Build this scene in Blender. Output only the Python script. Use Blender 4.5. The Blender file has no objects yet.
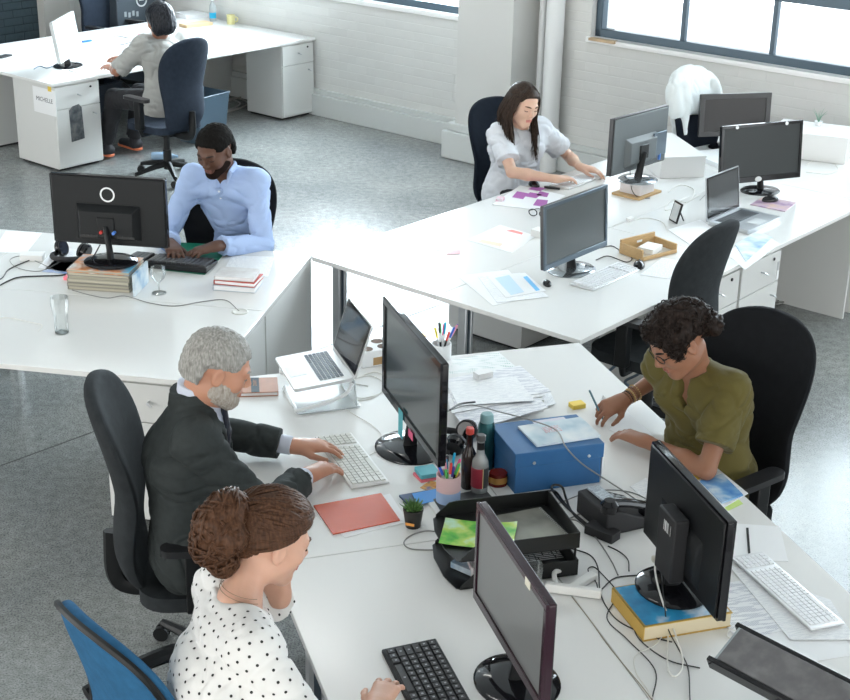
import bpy, bmesh, math, random
import numpy as np
from mathutils import Vector, Matrix, Euler
random.seed(7); RNG = np.random.default_rng(7)
C = bpy.context.scene.collection
PI = math.pi
rad = math.radians
# ---------------------------------------------------------------- camera model
FPX, PITCH, ROLL, HCAM = 1440.9, 0.3911, -0.0219, 3.2
DZ = 0.73
def camrot():
    cp, sp = math.cos(PITCH), math.sin(PITCH)
    fwd = np.array([0, cp, -sp]); right = np.array([1., 0, 0]); down = np.cross(fwd, right)
    c, s = math.cos(ROLL), math.sin(ROLL)
    return np.array([c*right+s*down, -s*right+c*down, fwd])
RC = camrot()
def D(x, y, z=DZ):
    """point of the horizontal plane at height z seen at pixel x, y (used to survey the place)"""
    d = RC.T @ np.array([(x-425)/FPX, (y-350)/FPX, 1.0]); t = (z-HCAM)/d[2]
    p = np.array([0, 0, HCAM])+t*d
    return Vector((p[0], p[1], z))
# cluster frames: F front desks, L left desks, R right desks / room
YAW = dict(F=rad(17.9), L=rad(-10.1), R=rad(50.05))
def W(k, a, b, z=0.0):
    t = YAW[k]
    return Vector((a*math.cos(t)-b*math.sin(t), a*math.sin(t)+b*math.cos(t), z))
# ---------------------------------------------------------------- materials
MATS = {}
def nt(m): return m.node_tree.nodes, m.node_tree.links
def mat(name, col=(.8, .8, .8), rough=.5, metal=0.0, bump=0.0, bscale=60, vary=0.0, vscale=8, spec=.5, coat=0, sss=0, trans=0, emit=None, aniso=None, sheen=0, ior=1.45):
    if name in MATS: return MATS[name]
    m = bpy.data.materials.new(name); m.use_nodes = True
    N, Lk = nt(m); b = N['Principled BSDF']
    b.inputs['Base Color'].default_value = (*col, 1)
    b.inputs['Roughness'].default_value = rough; b.inputs['Metallic'].default_value = metal
    b.inputs['Specular IOR Level'].default_value = spec
    b.inputs['Coat Weight'].default_value = coat
    b.inputs['Sheen Weight'].default_value = sheen
    b.inputs['IOR'].default_value = ior
    if sss:
        b.inputs['Subsurface Weight'].default_value = sss
        b.inputs['Subsurface Radius'].default_value = (.012, .004, .002)
        b.inputs['Subsurface Scale'].default_value = 1
    if trans: b.inputs['Transmission Weight'].default_value = trans
    if emit:
        b.inputs['Emission Color'].default_value = (*emit[0], 1); b.inputs['Emission Strength'].default_value = emit[1]
    tc = N.new('ShaderNodeTexCoord'); mp = N.new('ShaderNodeMapping')
    Lk.new(tc.outputs['Object'], mp.inputs['Vector'])
    if aniso: mp.inputs['Scale'].default_value = aniso
    if vary:
        n = N.new('ShaderNodeTexNoise'); n.inputs['Scale'].default_value = vscale; n.inputs['Detail'].default_value = 4
        Lk.new(mp.outputs[0], n.inputs['Vector'])
        r = N.new('ShaderNodeValToRGB'); e = r.color_ramp.elements
        e[0].position = .3; e[1].position = .7
        e[0].color = (*[c*(1-vary) for c in col], 1); e[1].color = (*[min(1, c*(1+vary)) for c in col], 1)
        Lk.new(n.outputs['Fac'], r.inputs[0]); Lk.new(r.outputs[0], b.inputs['Base Color'])
    if bump:
        n2 = N.new('ShaderNodeTexNoise'); n2.inputs['Scale'].default_value = bscale; n2.inputs['Detail'].default_value = 3
        Lk.new(mp.outputs[0], n2.inputs['Vector'])
        bp = N.new('ShaderNodeBump'); bp.inputs['Strength'].default_value = bump; bp.inputs['Distance'].default_value = .003
        Lk.new(n2.outputs['Fac'], bp.inputs['Height']); Lk.new(bp.outputs[0], b.inputs['Normal'])
    MATS[name] = m; return m
def ramp(N, pts):
    r = N.new('ShaderNodeValToRGB'); cr = r.color_ramp
    while len(cr.elements) < len(pts): cr.elements.new(.5)
    for e, (p, c) in zip(cr.elements, pts): e.position = p; e.color = (*c, 1)
    return r
def mat_floor():
    m = mat('polished_concrete', (.3, .3, .29), .22, spec=.36)
    N, Lk = nt(m); b = N['Principled BSDF']
    tc = N.new('ShaderNodeTexCoord')
    n1 = N.new('ShaderNodeTexNoise'); n1.inputs['Scale'].default_value = .9; n1.inputs['Detail'].default_value = 6
    n2 = N.new('ShaderNodeTexNoise'); n2.inputs['Scale'].default_value = 130; n2.inputs['Detail'].default_value = 3; n2.inputs['Roughness'].default_value = .6
    n3 = N.new('ShaderNodeTexNoise'); n3.inputs['Scale'].default_value = 22; n3.inputs['Detail'].default_value = 5
    for n in (n1, n2, n3): Lk.new(tc.outputs['Object'], n.inputs['Vector'])
    r2 = ramp(N, [(.36, (.13, .14, .145)), (.47, (.29, .30, .295)), (.66, (.39, .40, .39))])
    Lk.new(n2.outputs['Fac'], r2.inputs[0])
    r1 = ramp(N, [(.3, (.66, .68, .70)), (.7, (1.05, 1.04, 1.0))]); Lk.new(n1.outputs['Fac'], r1.inputs[0])
    r3 = ramp(N, [(.3, (.80, .80, .80)), (.65, (1.1, 1.1, 1.1))]); Lk.new(n3.outputs['Fac'], r3.inputs[0])
    x = N.new('ShaderNodeMixRGB'); x.blend_type = 'MULTIPLY'; x.inputs[0].default_value = 1
    Lk.new(r2.outputs[0], x.inputs[1]); Lk.new(r1.outputs[0], x.inputs[2])
    y = N.new('ShaderNodeMixRGB'); y.blend_type = 'MULTIPLY'; y.inputs[0].default_value = 1
    Lk.new(x.outputs[0], y.inputs[1]); Lk.new(r3.outputs[0], y.inputs[2])
    Lk.new(y.outputs[0], b.inputs['Base Color'])
    rr = ramp(N, [(.3, (.13,)*3), (.7, (.24,)*3)]); Lk.new(n3.outputs['Fac'], rr.inputs[0]); Lk.new(rr.outputs[0], b.inputs['Roughness'])
    return m
def mat_brick(name, col, dark, bump=.6):
    m = mat(name, col, .6)
    N, Lk = nt(m); b = N['Principled BSDF']
    tc = N.new('ShaderNodeTexCoord'); mp = N.new('ShaderNodeMapping'); mp.inputs['Rotation'].default_value = (PI/2, 0, 0)
    Lk.new(tc.outputs['Object'], mp.inputs['Vector'])
    br = N.new('ShaderNodeTexBrick'); br.inputs['Scale'].default_value = 1
    br.inputs['Brick Width'].default_value = .23; br.inputs['Row Height'].default_value = .078; br.inputs['Mortar Size'].default_value = .007
    br.inputs['Mortar Smooth'].default_value = .8
    br.inputs['Color1'].default_value = (*col, 1); br.inputs['Color2'].default_value = (*[c*.96 for c in col], 1); br.inputs['Mortar'].default_value = (*dark, 1)
    Lk.new(mp.outputs[0], br.inputs['Vector']); Lk.new(br.outputs['Color'], b.inputs['Base Color'])
    n = N.new('ShaderNodeTexNoise'); n.inputs['Scale'].default_value = 14; n.inputs['Detail'].default_value = 5
    Lk.new(tc.outputs['Object'], n.inputs['Vector'])
    mx = N.new('ShaderNodeMath'); mx.operation = 'MULTIPLY_ADD'; mx.inputs[1].default_value = -1.0
    Lk.new(br.outputs['Fac'], mx.inputs[0]); Lk.new(n.outputs['Fac'], mx.inputs[2])
    bp = N.new('ShaderNodeBump'); bp.inputs['Strength'].default_value = bump; bp.inputs['Distance'].default_value = .008
    Lk.new(mx.outputs[0], bp.inputs['Height']); Lk.new(bp.outputs[0], b.inputs['Normal'])
    return m
def mat_print(name, base, ink, rows=120, dens=.5, rough=.6, cols=30):
    """a sheet with rows of small print running across it (object x = width, y = height)"""
    if name in MATS: return MATS[name]
    m = mat(name, base, rough); N, Lk = nt(m); b = N['Principled BSDF']
    tc = N.new('ShaderNodeTexCoord')
    w = N.new('ShaderNodeTexWave'); w.wave_type = 'BANDS'; w.bands_direction = 'Y'; w.inputs['Scale'].default_value = rows/PI/2
    Lk.new(tc.outputs['Object'], w.inputs['Vector'])
    mp = N.new('ShaderNodeMapping'); mp.inputs['Scale'].default_value = (cols*6, cols, 1); Lk.new(tc.outputs['Object'], mp.inputs['Vector'])
    n = N.new('ShaderNodeTexNoise'); n.inputs['Scale'].default_value = 1.0; n.inputs['Detail'].default_value = 1; Lk.new(mp.outputs[0], n.inputs['Vector'])
    g1 = N.new('ShaderNodeMath'); g1.operation = 'GREATER_THAN'; g1.inputs[1].default_value = .6; Lk.new(w.outputs['Fac'], g1.inputs[0])
    g2 = N.new('ShaderNodeMath'); g2.operation = 'GREATER_THAN'; g2.inputs[1].default_value = 1-dens; Lk.new(n.outputs['Fac'], g2.inputs[0])
    mu = N.new('ShaderNodeMath'); mu.operation = 'MULTIPLY'; Lk.new(g1.outputs[0], mu.inputs[0]); Lk.new(g2.outputs[0], mu.inputs[1])
    x = N.new('ShaderNodeMixRGB'); x.inputs[1].default_value = (*base, 1); x.inputs[2].default_value = (*ink, 1)
    Lk.new(mu.outputs[0], x.inputs[0]); Lk.new(x.outputs[0], b.inputs['Base Color'])
    return m
def mat_mottle(name, cols, scale=6, rough=.35, detail=3):
    if name in MATS: return MATS[name]
    m = mat(name, cols[0], rough); N, Lk = nt(m); b = N['Principled BSDF']
    tc = N.new('ShaderNodeTexCoord'); n = N.new('ShaderNodeTexNoise'); n.inputs['Scale'].default_value = scale; n.inputs['Detail'].default_value = detail
    Lk.new(tc.outputs['Object'], n.inputs['Vector'])
    k = len(cols); r = ramp(N, [(.32+.36*i/(k-1), c) for i, c in enumerate(cols)])
    Lk.new(n.outputs['Fac'], r.inputs[0]); Lk.new(r.outputs[0], b.inputs['Base Color'])
    return m
def mat_glass(name, col=(1, 1, 1), gl=.12, rough=0.02):
    if name in MATS: return MATS[name]
    m = bpy.data.materials.new(name); m.use_nodes = True; N, Lk = nt(m); N.remove(N['Principled BSDF'])
    out = N['Material Output']; t = N.new('ShaderNodeBsdfTransparent'); t.inputs[0].default_value = (*col, 1)
    g = N.new('ShaderNodeBsdfGlossy'); g.inputs['Roughness'].default_value = rough
    lw = N.new('ShaderNodeLayerWeight'); lw.inputs['Blend'].default_value = .35
    ad = N.new('ShaderNodeMath'); ad.operation = 'MULTIPLY_ADD'; ad.inputs[1].default_value = .6; ad.inputs[2].default_value = gl*.3; ad.use_clamp = True
    Lk.new(lw.outputs['Fresnel'], ad.inputs[0])
    mx = N.new('ShaderNodeMixShader'); Lk.new(ad.outputs[0], mx.inputs[0]); Lk.new(t.outputs[0], mx.inputs[1]); Lk.new(g.outputs[0], mx.inputs[2])
    Lk.new(mx.outputs[0], out.inputs[0]); MATS[name] = m; return m
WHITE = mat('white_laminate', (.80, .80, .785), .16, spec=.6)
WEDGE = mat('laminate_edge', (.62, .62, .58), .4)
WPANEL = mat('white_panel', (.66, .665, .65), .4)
BLACK = mat('black_plastic', (.010, .011, .012), .38, spec=.3)
BLACKG = mat('glossy_black_plastic', (.008, .008, .01), .08)
BLACKM = mat('matt_black', (.018, .018, .02), .6)
SCREEN = mat('dark_screen_glass', (.022, .027, .028), .22, spec=.6)
SCREENM = mat('matt_screen', (.055, .065, .065), .32, spec=.7)
SILVER = mat('silver_metal', (.62, .64, .66), .3, .8)
CHROME = mat('chrome', (.75, .77, .8), .12, 1.0)
ALU = mat('aluminium', (.74, .75, .76), .33, .6)
DARKMET = mat('dark_metal', (.12, .15, .18), .3, .8)
PAPER = mat('white_paper', (.84, .85, .86), .7)
PAPERP = mat_print('printed_paper', (.84, .85, .86), (.35, .37, .42), rows=900, dens=.5)
PAPERL = mat_print('faint_printed_paper', (.84, .85, .86), (.62, .64, .68), rows=700, dens=.5)
KEYW = mat('white_keycap', (.80, .80, .79), .45)
CABLEB = mat('black_cable', (.02, .02, .02), .45)
CABLEW = mat('white_cable', (.72, .71, .67), .5)
CABLEG = mat('grey_cable', (.25, .25, .24), .5)
GLASS = mat_glass('clear_glass')
# ---------------------------------------------------------------- mesh builder
def Rz(t): return Matrix.Rotation(t, 4, 'Z')
def Rx(t): return Matrix.Rotation(t, 4, 'X')
def Ry(t): return Matrix.Rotation(t, 4, 'Y')
def T(*v): return Matrix.Translation(Vector(v))
class MB:
    def __init__(s): s.v = []; s.f = []; s.m = []; s.M = Matrix.Identity(4)
    def add(s, vs, fs, mi=0, M=None):
        o = len(s.v); X = s.M @ M if M is not None else s.M
        s.v += [tuple(X @ Vector(p)) for p in vs]; s.f += [tuple(o+i for i in f) for f in fs]; s.m += [mi]*len(fs); return s
    def box(s, c, d, mi=0, M=None):
        x, y, z = [q/2 for q in d]; cx, cy, cz = c
        vs = [(cx+i*x, cy+j*y, cz+k*z) for i in (-1, 1) for j in (-1, 1) for k in (-1, 1)]
        return s.add(vs, [(0, 1, 3, 2), (4, 6, 7, 5), (0, 4, 5, 1), (2, 3, 7, 6), (0, 2, 6, 4), (1, 5, 7, 3)], mi, M)
    def prism(s, poly, z0, z1, mi=0, M=None, mi_side=None):
        n = len(poly); vs = [(x, y, z0) for x, y in poly]+[(x, y, z1) for x, y in poly]
        s.add(vs, [tuple(range(n-1, -1, -1)), tuple(range(n, 2*n))], mi, M)
        return s.add(vs, [(i, (i+1) % n, n+(i+1) % n, n+i) for i in range(n)], mi if mi_side is None else mi_side, M)
    def cyl(s, r, z0, z1, n=24, mi=0, M=None, r2=None, c=(0, 0)):
        r2 = r if r2 is None else r2
        vs = [(c[0]+r*math.cos(2*PI*i/n), c[1]+r*math.sin(2*PI*i/n), z0) for i in range(n)]+[(c[0]+r2*math.cos(2*PI*i/n), c[1]+r2*math.sin(2*PI*i/n), z1) for i in range(n)]
        return s.add(vs, [tuple(range(n-1, -1, -1)), tuple(range(n, 2*n))]+[(i, (i+1) % n, n+(i+1) % n, n+i) for i in range(n)], mi, M)
    def lathe(s, prof, n=28, mi=0, M=None, sx=1, sy=1):
        vs = []; fs = []
        for r, z in prof: vs += [(sx*r*math.cos(2*PI*i/n), sy*r*math.sin(2*PI*i/n), z) for i in range(n)]
        for j in range(len(prof)-1): fs += [(j*n+i, j*n+(i+1) % n, (j+1)*n+(i+1) % n, (j+1)*n+i) for i in range(n)]
        if prof[0][0] > 1e-5: fs.append(tuple(range(n-1, -1, -1)))
        if prof[-1][0] > 1e-5: fs.append(tuple((len(prof)-1)*n+i for i in range(n)))
        return s.add(vs, fs, mi, M)
    def tube(s, pts, r, n=8, mi=0, M=None, cap=True, flat=1.0):
        pts = [Vector(p) for p in pts]; k = len(pts); vs = []; fs = []
        rs = r if isinstance(r, (list, tuple)) else [r]*k
        t0 = (pts[1]-pts[0]).normalized(); up = Vector((0, 0, 1)) if abs(t0.z) < .9 else Vector((1, 0, 0))
        u = t0.cross(up).normalized()
        for i in range(k):
            t = (pts[min(i+1, k-1)]-pts[max(i-1, 0)]).normalized()
            u = (u-t*u.dot(t)).normalized(); w = t.cross(u)
            vs += [tuple(pts[i]+(u*math.cos(2*PI*j/n)+w*math.sin(2*PI*j/n)*flat)*rs[i]) for j in range(n)]
        for i in range(k-1): fs += [(i*n+j, i*n+(j+1) % n, (i+1)*n+(j+1) % n, (i+1)*n+j) for j in range(n)]
        if cap: fs += [tuple(range(n-1, -1, -1)), tuple((k-1)*n+j for j in range(n))]
        return s.add(vs, fs, mi, M)
    def build(s, name, mats, parent=None, loc=(0, 0, 0), rz=0, smooth=True, bevel=0, seg=2, rot=None):
        me = bpy.data.meshes.new(name); me.from_pydata(s.v, [], s.f)
        if not isinstance(mats, (list, tuple)): mats = [mats]
        for m in mats: me.materials.append(m)
        me.polygons.foreach_set('material_index', s.m)
        bm = bmesh.new(); bm.from_mesh(me); bmesh.ops.recalc_face_normals(bm, faces=bm.faces); bm.to_mesh(me); bm.free()
        o = bpy.data.objects.new(name, me); C.objects.link(o)
        o.location = loc; o.rotation_euler = rot if rot is not None else (0, 0, rz)
        if parent: o.parent = parent
        if bevel:
            b = o.modifiers.new('bevel', 'BEVEL'); b.width = bevel; b.segments = seg; b.limit_method = 'ANGLE'; b.angle_limit = rad(40)
        if smooth:
            me.polygons.foreach_set('use_smooth', [True]*len(me.polygons))
            try: me.set_sharp_from_angle(angle=rad(35))
            except Exception: pass
        return o
def smoothpath(pts, n=6):
    pts = [Vector(p) for p in pts]; out = []
    P = [pts[0]*2-pts[1]]+pts+[pts[-1]*2-pts[-2]]
    for i in range(1, len(P)-2):
        for j in range(n):
            t = j/n; a, b, c, d = P[i-1:i+3]
            out.append(.5*((2*b)+(c-a)*t+(2*a-5*b+4*c-d)*t*t+(3*b-a-3*c+d)*t**3))
    out.append(pts[-1]); return out
def rrect(w, d, r, n=5, c=(0, 0)):
    out = []
    for sx, sy, a0 in ((1, 1, 0), (-1, 1, 90), (-1, -1, 180), (1, -1, 270)):
        for i in range(n+1):
            a = rad(a0+90*i/n); out.append((c[0]+sx*(w/2-r)+r*math.cos(a), c[1]+sy*(d/2-r)+r*math.sin(a)))
    return out
def tag(o, label, cat, group=None, kind=None):
    o['label'] = label; o['category'] = cat
    if group: o['group'] = group
    if kind: o['kind'] = kind
    return o
def thing(name, label, cat, loc=(0, 0, 0), rz=0, group=None):
    o = bpy.data.objects.new(name, None); C.objects.link(o); o.location = loc; o.rotation_euler = (0, 0, rz); o.empty_display_size = .1
    return tag(o, label, cat, group)
def struct(o): o['kind'] = 'structure'; return o
def B(): return MB()
# ---------------------------------------------------------------- implicit surfaces -> meshes
TAB = RNG.random((33, 33, 33)).astype(np.float32); TAB[32] = TAB[0]; TAB[:, 32] = TAB[:, 0]; TAB[:, :, 32] = TAB[:, :, 0]
def vnoise(P):
    i = np.floor(P).astype(int); f = (P-i).astype(np.float32); f = f*f*(3-2*f); i %= 32
    x, y, z = i[..., 0], i[..., 1], i[..., 2]; u, v, w = f[..., 0], f[..., 1], f[..., 2]
    def g(a, b, c): return TAB[x+a, y+b, z+c]
    c00 = g(0, 0, 0)*(1-u)+g(1, 0, 0)*u; c10 = g(0, 1, 0)*(1-u)+g(1, 1, 0)*u
    c01 = g(0, 0, 1)*(1-u)+g(1, 0, 1)*u; c11 = g(0, 1, 1)*(1-u)+g(1, 1, 1)*u
    return (c00*(1-v)+c10*v)*(1-w)+(c01*(1-v)+c11*v)*w
def folds(amp, sc=(9, 9, 22), amp2=.0, seed=0):
    def fn(P):
        Q = P*np.array(sc, np.float32)+seed*3.7
        wv = vnoise(P*6+seed)*2.2
        n = vnoise(Q+wv[..., None]); d = (1-np.abs(2*n-1))
        n2 = vnoise(Q*2.3+wv[..., None]*1.5+9); d2 = (1-np.abs(2*n2-1))
        r = ((d**4-.25)*.75+(d2**5-.2)*.45)*amp
        if amp2: r = r+(vnoise(P*70+seed)-.5)*amp2
        return r
    return fn
def basis(z, x=None):
    z = np.array(z, float); z /= np.linalg.norm(z)
    x = np.array(x if x is not None else (1, 0, 0), float); x = x-z*(x@z); x /= np.linalg.norm(x)
    y = np.cross(z, x); return np.array([x, y, z])     # rows
class SDF:
    def __init__(s, h=.005): s.ops = []; s.h = h
    def _a(s, fn, lo, hi, k, op): s.ops.append((fn, np.array(lo, float), np.array(hi, float), k, op)); return s
    def cap(s, a, b, r1, r2=None, k=.02, op='u', cut=False, sx=1.0, xdir=None):
        """round cone a-b; sx>1 widens it along xdir; cut ends it flat at b"""
        a = np.array(a, float); b = np.array(b, float); r2 = r1 if r2 is None else r2
        ba = b-a; bb = max(ba@ba, 1e-9); m = max(r1, r2)*max(sx, 1)
        xd = None
        if sx != 1:
            xd = np.array(xdir, float); xd /= np.linalg.norm(xd)
        def fn(P):
            p = P-a; t = np.clip((p@ba)/bb, 0, None if cut else 1); t1 = np.clip(t, 0, 1)
            q = p-t[..., None]*ba
            if xd is not None:
                c = q@xd; q = q-(c*(1-1/sx))[..., None]*xd
            d = np.sqrt((q*q).sum(-1))-(r1+(r2-r1)*t1)
            if cut: d = np.maximum(d, (p@ba)/math.sqrt(bb)-math.sqrt(bb))
            return d
        e = m+k+.01
        return s._a(fn, np.minimum(a, b)-e, np.maximum(a, b)+e, k, op)
    def ell(s, c, r, k=.02, op='u', R=None):
        c = np.array(c, float); r = np.array(r, float); R = np.eye(3) if R is None else np.array(R)
        def fn(P):
            p = (P-c)@R.T; q = p/r; k0 = np.sqrt((q*q).sum(-1)); k1 = np.sqrt(((q/r)**2).sum(-1))+1e-9
            return k0*(k0-1)/k1
        e = r.max()+k+.01
        return s._a(fn, c-e, c+e, k, op)
    def box(s, c, d, rr=.005, k=.01, op='u', R=None):
        c = np.array(c, float); d = np.array(d, float)/2-rr; R = np.eye(3) if R is None else np.array(R)
        def fn(P):
            p = np.abs((P-c)@R.T)-d
            return np.sqrt((np.maximum(p, 0)**2).sum(-1))+np.minimum(p.max(-1), 0)-rr
        e = np.linalg.norm(d)+rr+k+.01
        return s._a(fn, c-e, c+e, k, op)
    def mesh(s, noise=None, smooth=1):
        us = [o for o in s.ops if o[4] == 'u']
        lo = np.min([o[1] for o in us], 0)-s.h*2; hi = np.max([o[2] for o in us], 0)+s.h*2
        h = s.h; n = np.ceil((hi-lo)/h).astype(int)+1
        f = np.full(n, .5, np.float32)
        ax = [(lo[i]+np.arange(n[i])*h).astype(np.float32) for i in range(3)]
        for fn, l, u, k, op in s.ops:
            i0 = np.clip(np.floor((l-lo)/h).astype(int), 0, n); i1 = np.clip(np.ceil((u-lo)/h).astype(int)+1, 0, n)
            if (i1 <= i0).any(): continue
            sl = tuple(slice(i0[i], i1[i]) for i in range(3))
            P = np.stack(np.meshgrid(ax[0][sl[0]], ax[1][sl[1]], ax[2][sl[2]], indexing='ij'), -1)
            d = fn(P).astype(np.float32); a = f[sl]; k = max(k, 1e-5)
            if op == 'u': hh = np.maximum(k-np.abs(a-d), 0)/k; f[sl] = np.minimum(a, d)-hh*hh*k*.25
            elif op == 's': hh = np.maximum(k-np.abs(a+d), 0)/k; f[sl] = np.maximum(a, -d)+hh*hh*k*.25
            elif op == 'i': f[sl] = np.maximum(a, d)
        if noise:
            mk = np.abs(f) < .03; ii = np.argwhere(mk)
            P = (lo+ii*h).astype(np.float32); f[mk] += noise(P).astype(np.float32)
        f[0] = f[-1] = .5; f[:, 0] = f[:, -1] = .5; f[:, :, 0] = f[:, :, -1] = .5
        V, F = surfnet(f); V = lo+V*h
        for _ in range(smooth): V = lap(V, F)
        return V, F
def surfnet(f):
    s = f < 0
    c = [s[i:s.shape[0]-1+i, j:s.shape[1]-1+j, k:s.shape[2]-1+k] for i in (0, 1) for j in (0, 1) for k in (0, 1)]
    cnt = sum(x.astype(np.int8) for x in c); act = (cnt > 0) & (cnt < 8)
    idx = np.argwhere(act); N = len(idx); num = np.full(act.shape, -1, np.int32); num[act] = np.arange(N)
    off = np.array([(i, j, k) for i in (0, 1) for j in (0, 1) for k in (0, 1)])
    val = np.stack([f[idx[:, 0]+o[0], idx[:, 1]+o[1], idx[:, 2]+o[2]] for o in off], 1)
    acc = np.zeros((N, 3)); w = np.zeros(N)
    for p in range(8):
        for q in range(p+1, 8):
            if np.abs(off[p]-off[q]).sum() != 1: continue
            a, b = val[:, p], val[:, q]; m = (a < 0) != (b < 0)
            t = np.where(m, a/(a-b+1e-12*(a == b)), 0)
            pt = off[p]+(off[q]-off[p])*t[:, None]; acc += pt*m[:, None]; w += m
    V = idx+acc/w[:, None]; F = []
    for ax in range(3):
        o = [0, 0, 0]; o[ax] = 1
        A = s[:s.shape[0]-o[0], :s.shape[1]-o[1], :s.shape[2]-o[2]]; Bb = s[o[0]:, o[1]:, o[2]:]
        e = np.argwhere(A != Bb); u, v = [(1, 2), (2, 0), (0, 1)][ax]
        e = e[(e[:, u] > 0) & (e[:, v] > 0) & (e[:, u] < num.shape[u]) & (e[:, v] < num.shape[v])]
        sg = s[e[:, 0], e[:, 1], e[:, 2]]
        def cell(du, dv):
            g = e.copy(); g[:, u] -= du; g[:, v] -= dv; return num[g[:, 0], g[:, 1], g[:, 2]]
        q = np.stack([cell(1, 1), cell(0, 1), cell(0, 0), cell(1, 0)], 1)
        q[~sg] = q[~sg][:, ::-1]; F.append(q)
    return V, np.concatenate(F)
def lap(V, F, w=.5):
    n = len(V); a = np.concatenate([F[:, 0], F[:, 1], F[:, 2], F[:, 3]]); b = np.concatenate([F[:, 1], F[:, 2], F[:, 3], F[:, 0]])
    A = np.concatenate([a, b]); Bq = np.concatenate([b, a]); c = np.bincount(A, minlength=n)+1e-9
    S = np.stack([np.bincount(A, weights=V[Bq, i], minlength=n) for i in range(3)], 1)/c[:, None]
    return V*(1-w)+S*w
def npmesh(name, V, F, mats, parent=None, extra=None):
    me = bpy.data.meshes.new(name)
    if not isinstance(mats, (list, tuple)): mats = [mats]
    for m in mats: me.materials.append(m)
    V = np.asarray(V, float); F = np.asarray(F); nv, nf = len(V), len(F); sz = F.shape[1]
    me.vertices.add(nv); me.vertices.foreach_set('co', V.ravel())
    me.loops.add(nf*sz); me.loops.foreach_set('vertex_index', F.ravel().astype(np.int32))
    me.polygons.add(nf); me.polygons.foreach_set('loop_start', np.arange(nf, dtype=np.int32)*sz)
    me.polygons.foreach_set('use_smooth', np.ones(nf, bool))
    if extra is not None: me.polygons.foreach_set('material_index', extra.astype(np.int32))
    me.update(calc_edges=True); me.validate()
    o = bpy.data.objects.new(name, me); C.objects.link(o)
    if parent: o.parent = parent
    return o
# ---------------------------------------------------------------- people
def skin(name, col):
    return mat(name, col, .48, sss=.12, bump=.12, bscale=140, vary=.06, vscale=14)
def nrm(v): v = np.array(v, float); return v/np.linalg.norm(v)
def ik(S, Wp, l1, l2, pole):
    S = np.array(S, float); Wp = np.array(Wp, float); d = Wp-S; L = np.linalg.norm(d); L2 = min(L, (l1+l2)*.995); u = d/L
    x = (l1*l1-l2*l2+L2*L2)/(2*L2); y = math.sqrt(max(l1*l1-x*x, 0))
    p = np.array(pole, float); p = p-u*(p@u); p /= np.linalg.norm(p)
    sc = L/L2
    return S+u*x*sc+p*y
def add_head(s, hc, HR, sc=1.0, male=True, only=None, infl=0.0):
    """head primitives; HR rows = head x (right), y (face), z (up)"""
    def g(p): return hc+HR.T@(np.array(p)*sc)
    def E(c, r, k, op='u'): s.ell(g(c), (np.array(r)+infl)*sc, k*sc, op, R=HR)
    def K(a, b, r1, r2, k, op='u'): s.cap(g(a), g(b), (r1+infl)*sc, (r2+infl)*sc, k*sc, op)
    if only in (None, 'skull'): E((0, -.012, .034), (.074, .095, .082), .02)
    if only == 'skull': return g
    E((0, .022, -.03), (.060, .066, .074), .035)
    jw = .048 if male else .042
    K((-jw, .0, -.062), (-.012, .064, -.094), .017, .015, .035); K((jw, .0, -.062), (.012, .064, -.094), .017, .015, .035)
    E((0, .070, -.092), (.020, .016, .016), .025)
    if only == 'jaw': return g
    for x in (-1, 1):
        E((x*.036, .060, -.022), (.022, .02, .02), .03)
        E((x*.030, .101, .004), (.017, .016, .010), .014, 's')
        E((x*.031, .0755, .005), (.0135, .0130, .0130), .004)
        K((x*.040, .077, .022), (x*.012, .088, .020), .007, .007, .016)
    K((0, .088, .012), (0, .107, -.024), .0065, .0095, .012)
    for x in (-1, 1):
        E((x*.010, .098, -.030), (.0075, .009, .006), .008)
        E((x*.076, -.004, -.006), (.008, .019, .031), .006)
        E((x*.084, .002, -.002), (.006, .010, .017), .006, 's')
    E((0, .083, -.058), (.024, .012, .016), .012)
    return g
def mk_hand(s, wr, fwd, pn, side, curl=.5, sc=1.0, spread=.10, thumb=.5, fist=None):
    """side: unit vector towards the thumb; pn: palm normal (out of the palm)"""
    f = nrm(fwd); pn = np.array(pn, float); pn = nrm(pn-f*(pn@f)); sd = np.cross(f, pn); sd = sd*np.sign(sd@np.array(side, float))
    wr = np.array(wr, float)
    def g(a, b, c): return wr+(f*a+sd*b+pn*c)*sc
    mc = [(.090, .028), (.094, .009), (.089, -.010), (.080, -.028)]
    Ls = [.072, .080, .074, .058]; cu = fist or [curl]*4
    for (a, b), i in zip(mc, range(4)):
        s.cap(g(.004, b*.55, .0), g(a, b, -.004), .0155*sc, .0115*sc, .016*sc)
    s.cap(g(.02, 0, 0), g(.07, 0, -.001), .017*sc, .016*sc, .012*sc, sx=1.7, xdir=sd)
    for i, (a, b) in enumerate(mc):
        p = g(a, b, -.003); ang = cu[i]*.45; L = Ls[i]*sc; sp = (1.5-i)*spread
        for j, q in enumerate((.45, .30, .25)):
            dr = (f*math.cos(sp)+sd*math.sin(sp))*math.cos(ang)+pn*math.sin(ang)
            e = p+dr*L*q; r0 = (.0092, .0084, .0077)[j]*sc; r1 = (.0084, .0077, .0066)[j]*sc
            s.cap(p, e, r0, r1, .003 if j else .007); p = e; ang += cu[i]*(.75 if j == 0 else .5)
    p = g(.018, .022, .004); a1 = .75; dr = f*math.cos(a1)*1.0+sd*math.sin(a1)+pn*.25
    e = p+nrm(dr)*.040*sc; s.cap(p, e, .0145*sc, .0115*sc, .014*sc)
    dr = f*.85+sd*(.45-.5*thumb*.4)+pn*.28*thumb*2*.5; e2 = e+nrm(dr)*.030*sc; s.cap(e, e2, .0112*sc, .0095*sc, .004)
    dr = f*.95+sd*.1+pn*.35*thumb; s.cap(e2, e2+nrm(dr)*.024*sc, .0095*sc, .0075*sc, .003)
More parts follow.
